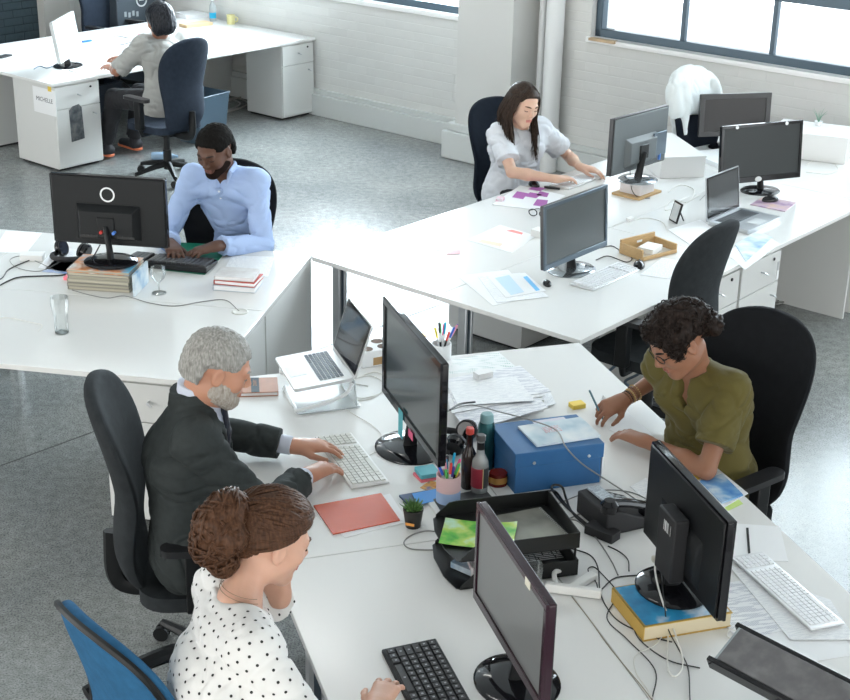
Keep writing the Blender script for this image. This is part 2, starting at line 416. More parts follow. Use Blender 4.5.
def hair_mat(name, col, col2=None, rough=.42):
    if name in MATS: return MATS[name]
    m = mat(name, col, rough+.08, spec=.16); N, Lk = nt(m); b = N['Principled BSDF']
    tc = N.new('ShaderNodeTexCoord'); mp = N.new('ShaderNodeMapping'); mp.inputs['Scale'].default_value = (1, 1, .25)
    Lk.new(tc.outputs['Object'], mp.inputs[0]); n = N.new('ShaderNodeTexNoise'); n.inputs['Scale'].default_value = 150; n.inputs['Detail'].default_value = 2
    Lk.new(mp.outputs[0], n.inputs['Vector']); col2 = col2 or tuple(c*1.9 for c in col)
    r = ramp(N, [(.30, col), (.75, col2)]); Lk.new(n.outputs['Fac'], r.inputs[0]); Lk.new(r.outputs[0], b.inputs['Base Color'])
    bp = N.new('ShaderNodeBump'); bp.inputs['Strength'].default_value = .3; bp.inputs['Distance'].default_value = .002
    Lk.new(n.outputs['Fac'], bp.inputs['Height']); Lk.new(bp.outputs[0], b.inputs['Normal'])
    return m
def tubes_mesh(curves, n=5):
    """list of (pts, radii) -> one numpy mesh"""
    V = []; F = []; o = 0
    for pts, rs in curves:
        P = np.array(pts, float); k = len(P); t = np.gradient(P, axis=0); t /= np.linalg.norm(t, axis=1)[:, None]+1e-9
        u = np.cross(t, (0.31, .17, .93)); u /= np.linalg.norm(u, axis=1)[:, None]+1e-9; w = np.cross(t, u)
        a = np.arange(n)*2*PI/n; rr = np.array(rs)[:, None, None]
        ring = P[:, None]+rr*(u[:, None]*np.cos(a)[None, :, None]+w[:, None]*np.sin(a)[None, :, None])
        V.append(ring.reshape(-1, 3))
        i = np.arange(k-1)[:, None]*n; j = np.arange(n)[None]; j2 = (j+1) % n
        F.append((o+np.stack([i+j, i+j2, i+n+j2, i+n+j], -1)).reshape(-1, 4)); o += k*n
    return np.concatenate(V), np.concatenate(F)
class Person:
    """pose in world coordinates; everything is converted to a frame at the pelvis whose +y is the way the person faces"""
    def __init__(s, label, pel, yaw, skincol, male, h=.005, sc=1.04, group=None):
        s.yaw = yaw; s.o = Vector((pel[0], pel[1], 0)); sc = sc*1.065; s.root = thing('person', label, 'person', s.o, yaw-PI/2, group)
        s.R = np.array(Rz(-(yaw-PI/2)).to_3x3()); s.male = male; s.h = h; s.sc = sc; s.pel = np.array([0, 0, pel[2]])
        s.skin = skin('skin_'+'%d' % (100*skincol[0])+str(male), skincol)
    def L(s, p): return s.R@(np.array(p, float)-np.array(s.o))
    def pose(s, chest, neck, head, hyaw, hpitch, hroll, shw, hands, poles, waist=None, leg=None, arml=(.29, .27), shdrop=0.0, twist=0):
        c = s.sc; s.chest = s.L(chest); s.neck = s.L(neck); s.head = s.L(head)
        E = Euler((hpitch, hroll, hyaw), 'YXZ').to_matrix()
        E = Matrix.Rotation(hyaw, 3, 'Z') @ Matrix.Rotation(hpitch, 3, 'X') @ Matrix.Rotation(hroll, 3, 'Y')
        s.HR = np.array(E).T
        X = np.array([math.cos(twist), math.sin(twist), 0]); s.X = X
        up = nrm(s.neck-s.pel); s.up = up
        s.sh = {q: s.neck+X*q*shw-up*(.045+shdrop)*c for q in (-1, 1)}; s.shw = shw
        s.wr = {}; s.el = {}; s.hd = {}
        for q, (wp, fw, nm) in hands.items():
            s.wr[q] = s.L(wp); s.hd[q] = (s.R@np.array(fw, float), s.R@np.array(nm, float))
            s.el[q] = ik(s.sh[q], s.wr[q], arml[0]*c, arml[1]*c, s.R@np.array(poles[q], float))
        s.leg = leg or {q: ((q*.12, .44, .52), (q*.12, .50, .09)) for q in (-1, 1)}
    def torso(s, S, inf=0.0, k=.06):
        c = s.sc; m = s.male; X = s.X; p, n, ch = s.pel, s.neck, s.chest
        rp = (.118 if m else .125)*c
        S.cap(p+np.array([-.05, 0, 0]), p+np.array([.05, 0, 0]), rp+inf, rp+inf, k)
        w = p*.5+ch*.5
        S.cap(p, w, (.110 if m else .105)*c+inf, (.102 if m else .086)*c+inf, k, sx=1.35, xdir=X)
        S.cap(w, ch, (.102 if m else .088)*c+inf, (.112 if m else .098)*c+inf, k, sx=1.40, xdir=X)
        top = n-s.up*.08*c
        S.cap(ch, top, (.112 if m else .098)*c+inf, (.085 if m else .075)*c+inf, k, sx=1.5, xdir=X)
        for q in (-1, 1):
            S.cap(n-s.up*.02*c, s.sh[q], .044*c+inf*.7, .046*c+inf*.8, .03)
            S.cap(top+X*q*.05, s.sh[q]-s.up*.02, .058*c+inf, .044*c+inf*.8, .04)
            if not m:
                f = np.cross(s.up, X)
                S.ell(ch+s.up*.03+X*q*.075*c+f*.075*c, (.058*c+inf, .05*c+inf, .055*c+inf), .045)
    def legs(s, S, inf=0.0):
        c = s.sc
        for q in (-1, 1):
            kn, an = s.leg[q]; hip = s.pel+np.array([q*.09, 0, -.01])
            S.cap(hip, kn, .082*c+inf, .058*c+inf, .04); S.cap(kn, an, .055*c+inf, .040*c+inf*.9, .02)
    def arms(s, S, inf=0.0, k=.03, upto=2.0, only=None, cut=True, wid=0):
        c = s.sc; m = 1 if s.male else .88
        for q in s.wr:
            if only and q not in only: continue
            a, e, w = s.sh[q], s.el[q], s.wr[q]
            if upto < 1:
                S.cap(a, a+(e-a)*upto, .050*c*m+inf, .045*c*m+inf+wid, k, cut=cut)
            else:
                S.cap(a, e, .047*c*m+inf, .040*c*m+inf, k)
                t = upto-1
                if t > 0: S.cap(e, e+(w-e)*t, .043*c*m+inf, (.043+(.027-.043)*t)*c*m+inf+wid, .02, cut=cut and t < .999)
    def body(s, curl={-1: .5, 1: .5}, fists={}, thumb=.5, hsc=1.0):
        c = s.sc; S = SDF(s.h); m = 1 if s.male else .88
        s.torso(S, -.010); s.legs(S, -.008)
        nb = s.head+s.HR.T@np.array([0, -.028, -.055])*c
        S.cap(nb, s.neck-s.up*.02, (.053 if s.male else .043)*c, (.060 if s.male else .050)*c, .035)
        s.g = add_head(S, s.head, s.HR, c, s.male)
        for q in s.wr:
            a, e, w = s.sh[q], s.el[q], s.wr[q]
            S.cap(a, e, .045*c*m, .036*c*m, .03); mid = e+(w-e)*.35
            S.cap(e, mid, .037*c*m, .037*c*m, .012); S.cap(mid, w, .037*c*m, .0235*c*m, .02)
            fw, nm = s.hd[q]
            S.cap(w-nrm(fw)*.01, w+nrm(fw)*.015, .021*c*m, .020*c*m, .02, sx=1.25, xdir=np.cross(nrm(fw), nrm(nm)))
            # thumb side: inner side of the hand
            sd = np.cross(fw, nm)*q
            mk_hand(S, w+nrm(fw)*.006, fw, nm, np.cross(fw, nm)*q, curl.get(q, .5), c*(1.0 if s.male else .92)*hsc, fist=fists.get(q), thumb=thumb)
        for q in (-1, 1):
            kn, an = [np.array(v) for v in s.leg[q]]; f = np.array([0, 1, 0])
            S.cap(an+np.array([0, -.02, -.045]), an+f*.13+np.array([0, 0, -.055]), .032, .024, .03)
        V, F = S.mesh(); s.bodyV = V
        s.ob = npmesh('body', V, F, s.skin, s.root); return s.ob
    def part(s, name, S, material, noise=None, smooth=1, label=None):
        V, F = S.mesh(noise, smooth); o = npmesh(name, V, F, material, s.root)
        if label: o['label'] = label
        return o
    def face(s, brow, lip, eyes=True, open_=False):
        g = s.g; c = s.sc
        cv = []
        for x in (-1, 1):
            cv.append(([g((x*(.013+.033*t), .0935-.011*t*t*1.4, .0215+.004*math.sin(PI*t*.8))) for t in np.linspace(0, 1, 7)], [.0024*c+.0020*math.sin(PI*t) for t in np.linspace(.1, 1, 7)]))
        V, F = tubes_mesh(cv, 6); npmesh('eyebrows', V, F, brow, s.root)
        cv = []
        for x in (-1, 1):
            cv.append(([g((x*(.031+.0135*math.cos(a)), .0885-.0035*abs(math.cos(a))*1.8, .001-.0045*math.sin(a))) for a in np.linspace(0, PI, 8)], [.0019*c]*8))
            cv.append(([g((x*.031-.006, .0885, -.0018)), g((x*.031, .0892, -.0022)), g((x*.031+.006, .0885, -.0018))], [.0015*c, .0028*c, .0015*c]))
        V, F = tubes_mesh(cv, 5); npmesh('eyelashes', V, F, brow, s.root)
        S = SDF(.0022); S.cap(g((-.017, .0905, -.0555)), g((.017, .0905, -.0555)), .0042*c, .0042*c, .003); S.cap(g((0, .094, -.055)), g((0, .0945, -.0552)), .005*c, .005*c, .006)
        S.cap(g((-.014, .0905, -.0635)), g((.014, .0905, -.0635)), .0055*c, .0055*c, .0012); s.part('lips', S, lip)
    def trousers(s, material, to=1.0, label=None):
        S = SDF(.007); c = s.sc; inf = .014
        S.cap(s.pel+np.array([-.05, 0, -.01]), s.pel+np.array([.05, 0, -.01]), .122*c, .122*c, .05)
        S.cap(s.pel, s.pel*.75+s.chest*.25, .110*c, .098*c, .03, sx=1.3, xdir=s.X, cut=True)
        for q in (-1, 1):
            kn, an = [np.array(v, float) for v in s.leg[q]]; hip = s.pel+np.array([q*.09, 0, -.01])
            S.cap(hip, kn, .086*c+inf*.6, .060*c+inf, .04); S.cap(kn, kn+(an-kn)*.93, .058*c+inf, .048*c+inf, .02, cut=True)
        s.part('trousers', S, material, folds(.008, (10, 10, 16)), label=label)
    def shoes(s, m1, m2):
        for q in (-1, 1):
            kn, an = [np.array(v, float) for v in s.leg[q]]
            S = SDF(.005); S.cap(an+np.array([0, -.035, -.045]), an+np.array([0, .15, -.052]), .045, .036, .02, sx=1.1, xdir=(1, 0, 0)); S.cap(an+np.array([0, -.03, -.03]), an+np.array([0, -.01, .01]), .045, .043, .03)
            S.box(an+np.array([0, .05, -.105]), (.4, .5, .04), op='s', k=.002)
            o = s.part('shoe', S, m1)
            S = SDF(.005); S.cap(an+np.array([0, -.04, -.075]), an+np.array([0, .16, -.075]), .045, .040, .01, sx=1.0, xdir=(1, 0, 0)); S.box(an+np.array([0, .05, .035]), (.4, .5, .2), op='s', k=.002); S.box(an+np.array([0, .05, -.138]), (.4, .5, .1), op='s', k=.002)
            V, F = S.mesh(); so = npmesh('sole', V, F, m2, o)
def cap_hair(s, infl=.010, front=.03, low=-.03, h=.004, noise=None, mt=None, name='hair', extra=None):
    """short hair cap: skull inflated, cut by a slanted hairline"""
    S = SDF(h); g = s.g; HR = s.HR; c = s.sc
    add_head(S, s.head, HR, c, s.male, only='skull', infl=infl)
    S.ell(g((0, -.045, -.02)), (np.array((.066, .060, .06))+infl)*c, .03*c, R=HR)
    # clear the face and the area below the hairline
    S.box(g((0, .115, front-.11)), np.array((.30, .115, .22))*c, .03, .015, 's', R=HR)
    S.box(g((0, .030, low-.09)), np.array((.30, .150, .20))*c, .025, .025, 's', R=HR)
    S.box(g((0, -.03, low-.16)), np.array((.30, .30, .20))*c, .02, .01, 's', R=HR)
    if extra: extra(S, g)
    return s.part(name, S, mt, noise)
# ---------------------------------------------------------------- chairs
PROF = [(-.215, .46, .15, .028), (-.245, .52, .185, .034), (-.262, .60, .20, .038), (-.255, .70, .205, .040), (-.245, .80, .215, .040), (-.26, .90, .235, .038), (-.285, 1.0, .245, .036), (-.31, 1.08, .235, .033), (-.328, 1.14, .205, .030), (-.338, 1.18, .155, .027), (-.343, 1.205, .085, .02), (-.344, 1.212, .02, .008)]
def backrest_mesh(prof, n=26, curve=.9, rim=None):
    mb = MB(); rings = []
    for y, z, w, t in prof:
        ring = []
        for i in range(n):
            a = 2*PI*i/n; cx, sy = math.cos(a), math.sin(a)
            x = w*math.copysign(abs(cx)**.55, cx); q = t*math.copysign(abs(sy)**.7, sy)
            ring.append((x, y+q+curve*x*x, z))
        rings.append(ring)
    vs = [p for r in rings for p in r]; m = len(rings)
    fs = [(i*n+j, i*n+(j+1) % n, (i+1)*n+(j+1) % n, (i+1)*n+j) for i in range(m-1) for j in range(n)]
    fs += [tuple(range(n-1, -1, -1)), tuple((m-1)*n+j for j in range(n))]
    return mb.add(vs, fs)
def dense(prof, k=3):
    out = []
    for i in range(len(prof)-1):
        a = prof[max(i-1, 0)]; b = prof[i]; c = prof[i+1]; d = prof[min(i+2, len(prof)-1)]
        for j in range(k):
            t = j/k; out.append(tuple(.5*((2*b[q])+(c[q]-a[q])*t+(2*a[q]-5*b[q]+4*c[q]-d[q])*t*t+(3*b[q]-a[q]-3*c[q]+d[q])*t**3) for q in range(4)))
    out.append(prof[-1]); return out
FAB = lambda n, c: mat('chair_fabric_'+n, c, .85, bump=.35, bscale=420, vary=.12, vscale=30, spec=.15)
def chair(label, loc, yaw, fab, group=None, prof=PROF, arms=True, swivel=0.0, zs=1.0, ws=1.0, curve=.9, back_label=None, dark_edge=False, dy=0, armc='T'):
    r = thing('office_chair', label, 'chair', (loc[0], loc[1], 0), yaw-PI/2, group)
    pr = dense([(y+dy, z*zs, w*ws, t) for y, z, w, t in prof]); bk = backrest_mesh(pr, curve=curve).build('backrest', fab, r)
    if dark_edge:
        m = MB(); pts = []
        for sg in (-1, 1):
            q = [(sg*w*1.0, y+curve*w*w-.022, z) for y, z, w, t in pr]
            pts += q if sg < 0 else q[::-1]
        m.tube(pts, .011, 6).build('edge_trim', BLACK, bk)
    S = MB(); S.prism(rrect(.48, .46, .11, 6), .42, .475); S.build('seat', fab, r, bevel=.022, seg=3, loc=(0, .02, 0))
    m = MB(); m.box((0, .0, .395), (.22, .26, .045)); m.tube(smoothpath([(0, -.05, .39), (0, -.24, .385), (0, -.305, .44), (0, -.305, .62*zs)], 5), .022, 8, flat=1.6); m.build('mechanism', BLACK, r)
    m = MB(); m.cyl(.025, .10, .39, 16); m.cyl(.034, .08, .24, 16); m.build('gas_column', BLACK, r)
    for k in range(5):
        a = swivel+2*PI*k/5; m = MB(); c, s_ = math.cos(a), math.sin(a)
        m.tube([(c*.02, s_*.02, .125), (c*.15, s_*.15, .105), (c*.29, s_*.29, .075)], [.028, .022, .016], 8); m.build('base_leg', BLACK, r)
        m = MB(); X = T(c*.30, s_*.30, .03) @ Rz(a+.7) @ Rx(PI/2)
        m.cyl(.030, -.026, -.006, 18, M=X); m.cyl(.030, .006, .026, 18, M=X); m.cyl(.008, -.02, .045, 8, M=T(c*.29, s_*.29, .03)); m.build('caster', BLACK, r)
    if arms:
        for sx in (-1, 1):
            if armc == 'T':
                m = MB(); m.prism(rrect(.075, .27, .035, 5), .675, .70, M=T(sx*.27, .02, 0)); ar = m.build('armrest', mat('armrest_rubber', (.02, .02, .022), .3), r, bevel=.008)
                m = MB(); m.box((sx*.27, .0, .56), (.05, .065, .23)); m.tube([(sx*.12, 0, .40), (sx*.25, 0, .40), (sx*.27, 0, .46)], .02, 8); m.build('armrest_post', BLACK, ar, bevel=.008)
            else:
                m = MB(); m.tube(smoothpath([(sx*.14, -.05, .41), (sx*.27, -.03, .42), (sx*.285, .06, .50), (sx*.285, .12, .62), (sx*.28, .08, .67), (sx*.275, -.12, .675), (sx*.27, -.22, .66)], 5), .019, 8, flat=1.3); m.build('armrest', BLACK, r)
    return r
# ---------------------------------------------------------------- desks and cabinets
def desk(label, k, a0, a1, b0, b1, group, legs='', ends=''):
    """section of worktop on frame k; legs: chrome leg positions; ends: panel sides"""
    t = YAW[k]; ca, cb = (a0+a1)/2, (b0+b1)/2; o = W(k, ca, cb)
    r = thing('desk', label, 'desk', o, t, group); w, d = a1-a0-.003, b1-b0-.003
    m = MB(); m.box((0, 0, DZ-.0125), (w, d, .025)); m.build('tabletop', [WHITE], r, bevel=.0025)
    for (fa, fb) in legs:
        m = MB(); x, y = fa-ca, fb-cb
        m.box((x-.022, y, (DZ-.025)/2), (.018, .05, DZ-.025)); m.box((x+.022, y, (DZ-.025)/2), (.018, .05, DZ-.025)); m.box((x, y, (DZ-.025)/2), (.028, .03, DZ-.026), 1)
        m.build('leg', [SILVER, DARKMET], r, bevel=.003)
    for (x0, x1, y0, y1, z0) in ends:
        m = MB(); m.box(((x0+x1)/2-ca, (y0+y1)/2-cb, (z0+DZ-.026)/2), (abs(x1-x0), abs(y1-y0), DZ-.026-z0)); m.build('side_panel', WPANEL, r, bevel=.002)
    return r
def pedestal(label, k, a0, a1, b0, b1, face, group=None, extra=None):
    """white drawer cabinet; face in '-a','+b','-b' is the side the doors are on"""
    t = YAW[k]; ca, cb = (a0+a1)/2, (b0+b1)/2; o = W(k, ca, cb); ang = {'-b': 0, '+b': PI, '-a': -PI/2, '+a': PI/2}[face]
    da, db = a1-a0, b1-b0; w, d = (da, db) if face[1] == 'b' else (db, da); Hh = DZ-.03
    r = thing('cabinet', label, 'cabinet', o, t+ang, group)
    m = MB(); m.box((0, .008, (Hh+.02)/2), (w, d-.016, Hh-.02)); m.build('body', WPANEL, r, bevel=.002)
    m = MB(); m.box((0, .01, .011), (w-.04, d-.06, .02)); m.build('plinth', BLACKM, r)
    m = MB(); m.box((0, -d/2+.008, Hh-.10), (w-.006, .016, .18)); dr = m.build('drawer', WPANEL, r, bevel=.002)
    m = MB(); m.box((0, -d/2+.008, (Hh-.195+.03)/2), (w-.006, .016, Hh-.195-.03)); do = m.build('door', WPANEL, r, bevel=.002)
    def knob(x, z, par, rr=.009):
        m = MB(); m.tube([(x, -d/2, z), (x, -d/2-.022, z), (x+.02, -d/2-.028, z-.012)], rr*.6, 8); m.build('handle', SILVER, par)
    knob(0, Hh-.09, dr); knob(w*.32, Hh-.26, do)
    m = MB(); m.cyl(.009, 0, .006, 14, M=T(w*.3, -d/2, Hh-.045) @ Rx(PI/2)); m.build('lock', BLACK, dr)
    if extra: extra(r, w, d, Hh, dr, do)
    return r
# ---------------------------------------------------------------- monitors
def monitor(label, c, yaw, tilt, w, h, base, bz=DZ, scr=SCREEN, frame=BLACKG, back=BLACK, baser=(.13, .105), basem=BLACKG, bulge=.035, bez=.018, chin=.028, group=None, extra=None, neckm=None, vesa=False, stripe=None):
    """c centre of the glass, yaw where it faces; base = xy of the foot"""
    r = thing('monitor', label, 'monitor', (base[0], base[1], bz), yaw-PI/2+PI, group)  # local -y faces viewer
    iv = Rz(-(yaw+PI/2)) ; lc = iv @ (Vector(c)-Vector((base[0], base[1], bz)))
    X = T(*lc) @ Rx(-(-tilt)) if False else T(*lc) @ Rx(-tilt)
    m = MB(); m.M = X; fr = rrect(w, h, .008, 3)
    V = Rx(PI/2)    # prism extruded along -y: poly xy->xz
    m.prism(fr, -.022, -.004, M=V); m.build('frame', frame, r, bevel=.002)
    m = MB(); m.M = X; m.box((0, -.0015+.004, (chin-bez)/2), (w-2*bez, .003, h-bez-chin)); m.build('screen', scr, r)
    fm = MB(); fm.M = X
    for cx, cz, dx, dz in ((0, h/2-bez/2, w, bez), (0, -h/2+chin/2, w, chin), (-w/2+bez/2, (chin-bez)/2, bez, h-bez-chin), (w/2-bez/2, (chin-bez)/2, bez, h-bez-chin)):
        fm.box((cx, .0, cz), (dx, .01, dz))
    fm.build('bezel', stripe or frame, r, bevel=.0015)
    m = MB(); m.M = X; pw, ph = w*.46, h*.38; zc = -h*.17; m.box((0, .026, 0), (w*.97, .008, h*.96))
    a = [(-w*.28, .029, -h*.41), (w*.28, .029, -h*.41), (w*.28, .029, h*.10), (-w*.28, .029, h*.10)]
    b_ = [(-pw/2, .030+bulge, zc-ph/2), (pw/2, .030+bulge, zc-ph/2), (pw/2, .030+bulge, zc+ph/2), (-pw/2, .030+bulge, zc+ph/2)]
    m.add(a+b_, [(0, 1, 5, 4), (1, 2, 6, 5), (2, 3, 7, 6), (3, 0, 4, 7), (4, 5, 6, 7), (3, 2, 1, 0)]); m.build('back_cover', back, r, bevel=.006, smooth=True)
    # stand
    ny = lc.y+.03+bulge; m = MB(); top = lc.z-h*.18
    m.tube([(0, 0, .012), (0, .01, lc.z*.3), (lc.x, ny, top)], [.030, .024, .024], 10, flat=.6); m.box((lc.x, ny-.008, top), (.09, .03, .09)); m.build('stand_neck', neckm or BLACK, r, bevel=.004)
    m = MB(); prof = [(1, 0), (1, .004), (.93, .011), (.5, .016), (.12, .018), (0, .018)]
    m.lathe([(p*baser[0], z) for p, z in prof], 40, sy=baser[1]/baser[0]); m.build('stand_base', basem, r)
    if extra: extra(r, X, lc, w, h, bulge)
    return r
def text(body, size, M, material, parent, name='lettering', ext=.0004, align='CENTER'):
    cu = bpy.data.curves.new(name, 'FONT'); cu.body = body; cu.size = size; cu.extrude = ext; cu.align_x = align; cu.align_y = 'CENTER'
    cu.materials.append(material); o = bpy.data.objects.new(name, cu)
    dg = bpy.context.evaluated_depsgraph_get(); C.objects.link(o); dg.update()
    me = bpy.data.meshes.new_from_object(o.evaluated_get(bpy.context.evaluated_depsgraph_get())); bpy.data.objects.remove(o)
    if not me.materials: me.materials.append(material)
    o = bpy.data.objects.new(name, me); C.objects.link(o); o.parent = parent; o.matrix_local = M; return o
# ---------------------------------------------------------------- desk-top things
KEYMESH = {}
def keyboard(label, p, rz, w=.44, d=.155, body=KEYW, keym=KEYW, indiv=True, th=.016, rows=6, name='keyboard', pad=True, z=DZ, legend=None, ks=.0165, group=None, tilt=0.0):
    r = thing(name, label, 'keyboard', (p[0], p[1], z+.0008), rz, group)
    m = MB(); m.add([(x, y, zz) for x in (-w/2, w/2) for y, zz in ((-d/2, 0), (d/2, 0), (d/2, th), (-d/2, th*.6))], [(0, 1, 2, 3), (7, 6, 5, 4), (0, 4, 5, 1), (1, 5, 6, 2), (2, 6, 7, 3), (3, 7, 4, 0)])
    m.build('case', body, r, bevel=.004)
    pitch = (d-.018)/rows; cols = int((w-.02)/pitch); kk = ('k', keym.name, round(pitch, 4), round(ks, 4)); all_ = MB(); x0 = -cols*pitch/2+pitch/2
    nrow = []
    for j in range(rows):
        y = -d/2+.009+pitch*(j+.5); zz = th*.6+(th*.4)*((y+d/2)/d); i = 0
        while i < cols:
            span = 1
            if j == 0 and i == 3: span = 6
            elif (j, i) in ((1, 0), (2, 0), (3, 0)): span = 2
            if pad and i in (cols-5,) : i += 1; continue
            span = min(span, cols-i); nrow.append((x0+pitch*(i+(span-1)/2), y, zz, span)); i += span
    def kmesh(span):
        q = kk+(span,)
        if q in KEYMESH: return KEYMESH[q]
        mb = MB(); u = pitch*.46; uw = pitch*.46+(span-1)*pitch/2; tt = ks*.33
        mb.add([(-uw, -u, 0), (uw, -u, 0), (uw, u, 0), (-uw, u, 0), (-uw*.88+(.0) , -u*.82, tt), (uw*.88, -u*.82, tt), (uw*.88, u*.82, tt), (-uw*.88, u*.82, tt)], [(3, 2, 1, 0), (4, 5, 6, 7), (0, 1, 5, 4), (1, 2, 6, 5), (2, 3, 7, 6), (3, 0, 4, 7)])
        if legend: mb.add([(-u*.3, -u*.2, tt+.0003), (u*.25, -u*.2, tt+.0003), (u*.25, u*.35, tt+.0003), (-u*.3, u*.35, tt+.0003)], [(0, 1, 2, 3)], 1)
        KEYMESH[q] = mb; return mb
    if indiv:
        protos = {}
        for x, y, zz, sp in nrow[:100]:
            if sp not in protos:
                mb = kmesh(sp); o = mb.build('key', [keym]+([legend] if legend else []), r, smooth=False, loc=(x, y, zz)); protos[sp] = o
            else:
                o = protos[sp].copy(); C.objects.link(o); o.parent = r; o.location = (x, y, zz)
        rest = nrow[100:]
        if rest:
            for x, y, zz, sp in rest: q = kmesh(sp); all_.add(q.v, q.f, 0, T(x, y, zz))
            all_.build('remaining_keys', [keym], r, smooth=False)['kind'] = 'stuff'
    else:
        for x, y, zz, sp in nrow: q = kmesh(sp); all_.add(q.v, q.f, 0, T(x, y, zz))
        all_.build('keys', [keym], r, smooth=False)
    return r
def sheet(label, c, w, d, rz, m=PAPER, z=DZ, name='paper_sheet', th=.0008, curl=0.0, cat='paper', group=None, seed=0):
    n = 8; vs = []; fs = []; rr = random.Random(seed+int(c[0]*1000))
    for i in range(n+1):
        for j in range(n+1):
            x = (i/n-.5)*w; y = (j/n-.5)*d; q = (abs(2*i/n-1)**3+abs(2*j/n-1)**3*.5)
            vs.append((x, y, th+curl*q*(1 if (i > n/2) else .4)))
    fs = [(i*(n+1)+j, (i+1)*(n+1)+j, (i+1)*(n+1)+j+1, i*(n+1)+j+1) for i in range(n) for j in range(n)]
    mb = MB(); mb.add(vs, fs); mb.add([(v[0], v[1], v[2]-th) for v in vs], [f[::-1] for f in fs])
    ed = [i*(n+1) for i in range(n+1)]+[n*(n+1)+j for j in range(1, n+1)]+[i*(n+1)+n for i in range(n-1, -1, -1)]+[j for j in range(n-1, 0, -1)]
    N0 = (n+1)**2; mb.add(vs+[(v[0], v[1], v[2]-th) for v in vs], [(ed[i], ed[(i+1) % len(ed)], N0+ed[(i+1) % len(ed)], N0+ed[i]) for i in range(len(ed))])
    o = mb.build(name, m, loc=(c[0], c[1], z+.0006), rz=rz); return tag(o, label, cat, group)
def quadsheet(label, px, z=DZ, m=PAPER, th=.0012, name='paper_sheet', cat='paper', group=None, parent=None):
    """flat sheet whose outline was surveyed on the worktop"""
    P = [D(x, y, z) for x, y in px]; c = sum(P, Vector())/len(P); e = P[1]-P[0]; a = math.atan2(e.y, e.x)
    L = [Rz(-a) @ (p-c) for p in P]; mb = MB(); poly = [(p.x, p.y) for p in L]
    ar = sum(poly[i][0]*poly[(i+1) % len(poly)][1]-poly[(i+1) % len(poly)][0]*poly[i][1] for i in range(len(poly)))
    if ar < 0: poly = poly[::-1]
    mb.prism(poly, 0, th); o = mb.build(name, m, loc=(c.x, c.y, z+.0006), rz=a, smooth=False)
    return tag(o, label, cat, group)
def cable(label, pts, r=.0028, m=CABLEB, name='cable', cat='cable', group=None, n=7, plugs=None):
    """pts: (px, py[, z]) on or above the worktop"""
    P = [D(q[0], q[1], (q[2] if len(q) > 2 else DZ+r+.0006)) for q in pts]; o = P[0].copy()
    mb = MB(); mb.tube([p-o for p in smoothpath(P, n)], r, 6); ob = mb.build(name, m, loc=o)
    return tag(ob, label, cat, group)
def book(label, c, w, d, th, rz, cover, pages=PAPER, z=DZ, name='book', spine_side=True, group=None, cat='book'):
    r = thing(name, label, cat, (c[0], c[1], z+.0006), rz, group)
    m = MB(); m.box((0, 0, .0015), (w, d, .003)); m.box((0, 0, th-.0015), (w, d, .003)); m.box((-w/2+.0015, 0, th/2), (.003, d, th)); m.build('cover', cover, r, bevel=.0006)
    m = MB(); m.box((.001, 0, th/2), (w-.008, d-.008, th-.0064)); m.build('pages', pages, r)
    return r
def slab(name, label, cat, c, w, d, h, rz, m, z=DZ, bevel=.003, group=None, rr=0.004):
    mb = MB(); mb.prism(rrect(w, d, rr, 4), 0, h); return tag(mb.build(name, m, loc=(c[0], c[1], z+.0006), rz=rz, bevel=bevel), label, cat, group)
def mouse(label, p, rz, m=BLACKG, z=DZ, sc=1.0, group=None):
    r = thing('computer_mouse', label, 'computer mouse', (p[0], p[1], z+.0005), rz, group)
    S = SDF(.003); S.ell((0, 0, .004), (.031*sc, .056*sc, .032*sc), .01); S.box((0, 0, -.05), (.2, .2, .1), .001, .002, 's'); V, F = S.mesh(); npmesh('shell', V, F, m, r)
    mb = MB(); mb.cyl(.006*sc, -.004*sc, .004*sc, 14, M=T(0, .028*sc, .030*sc) @ Ry(PI/2)); mb.build('scroll_wheel', CABLEG, r); return r
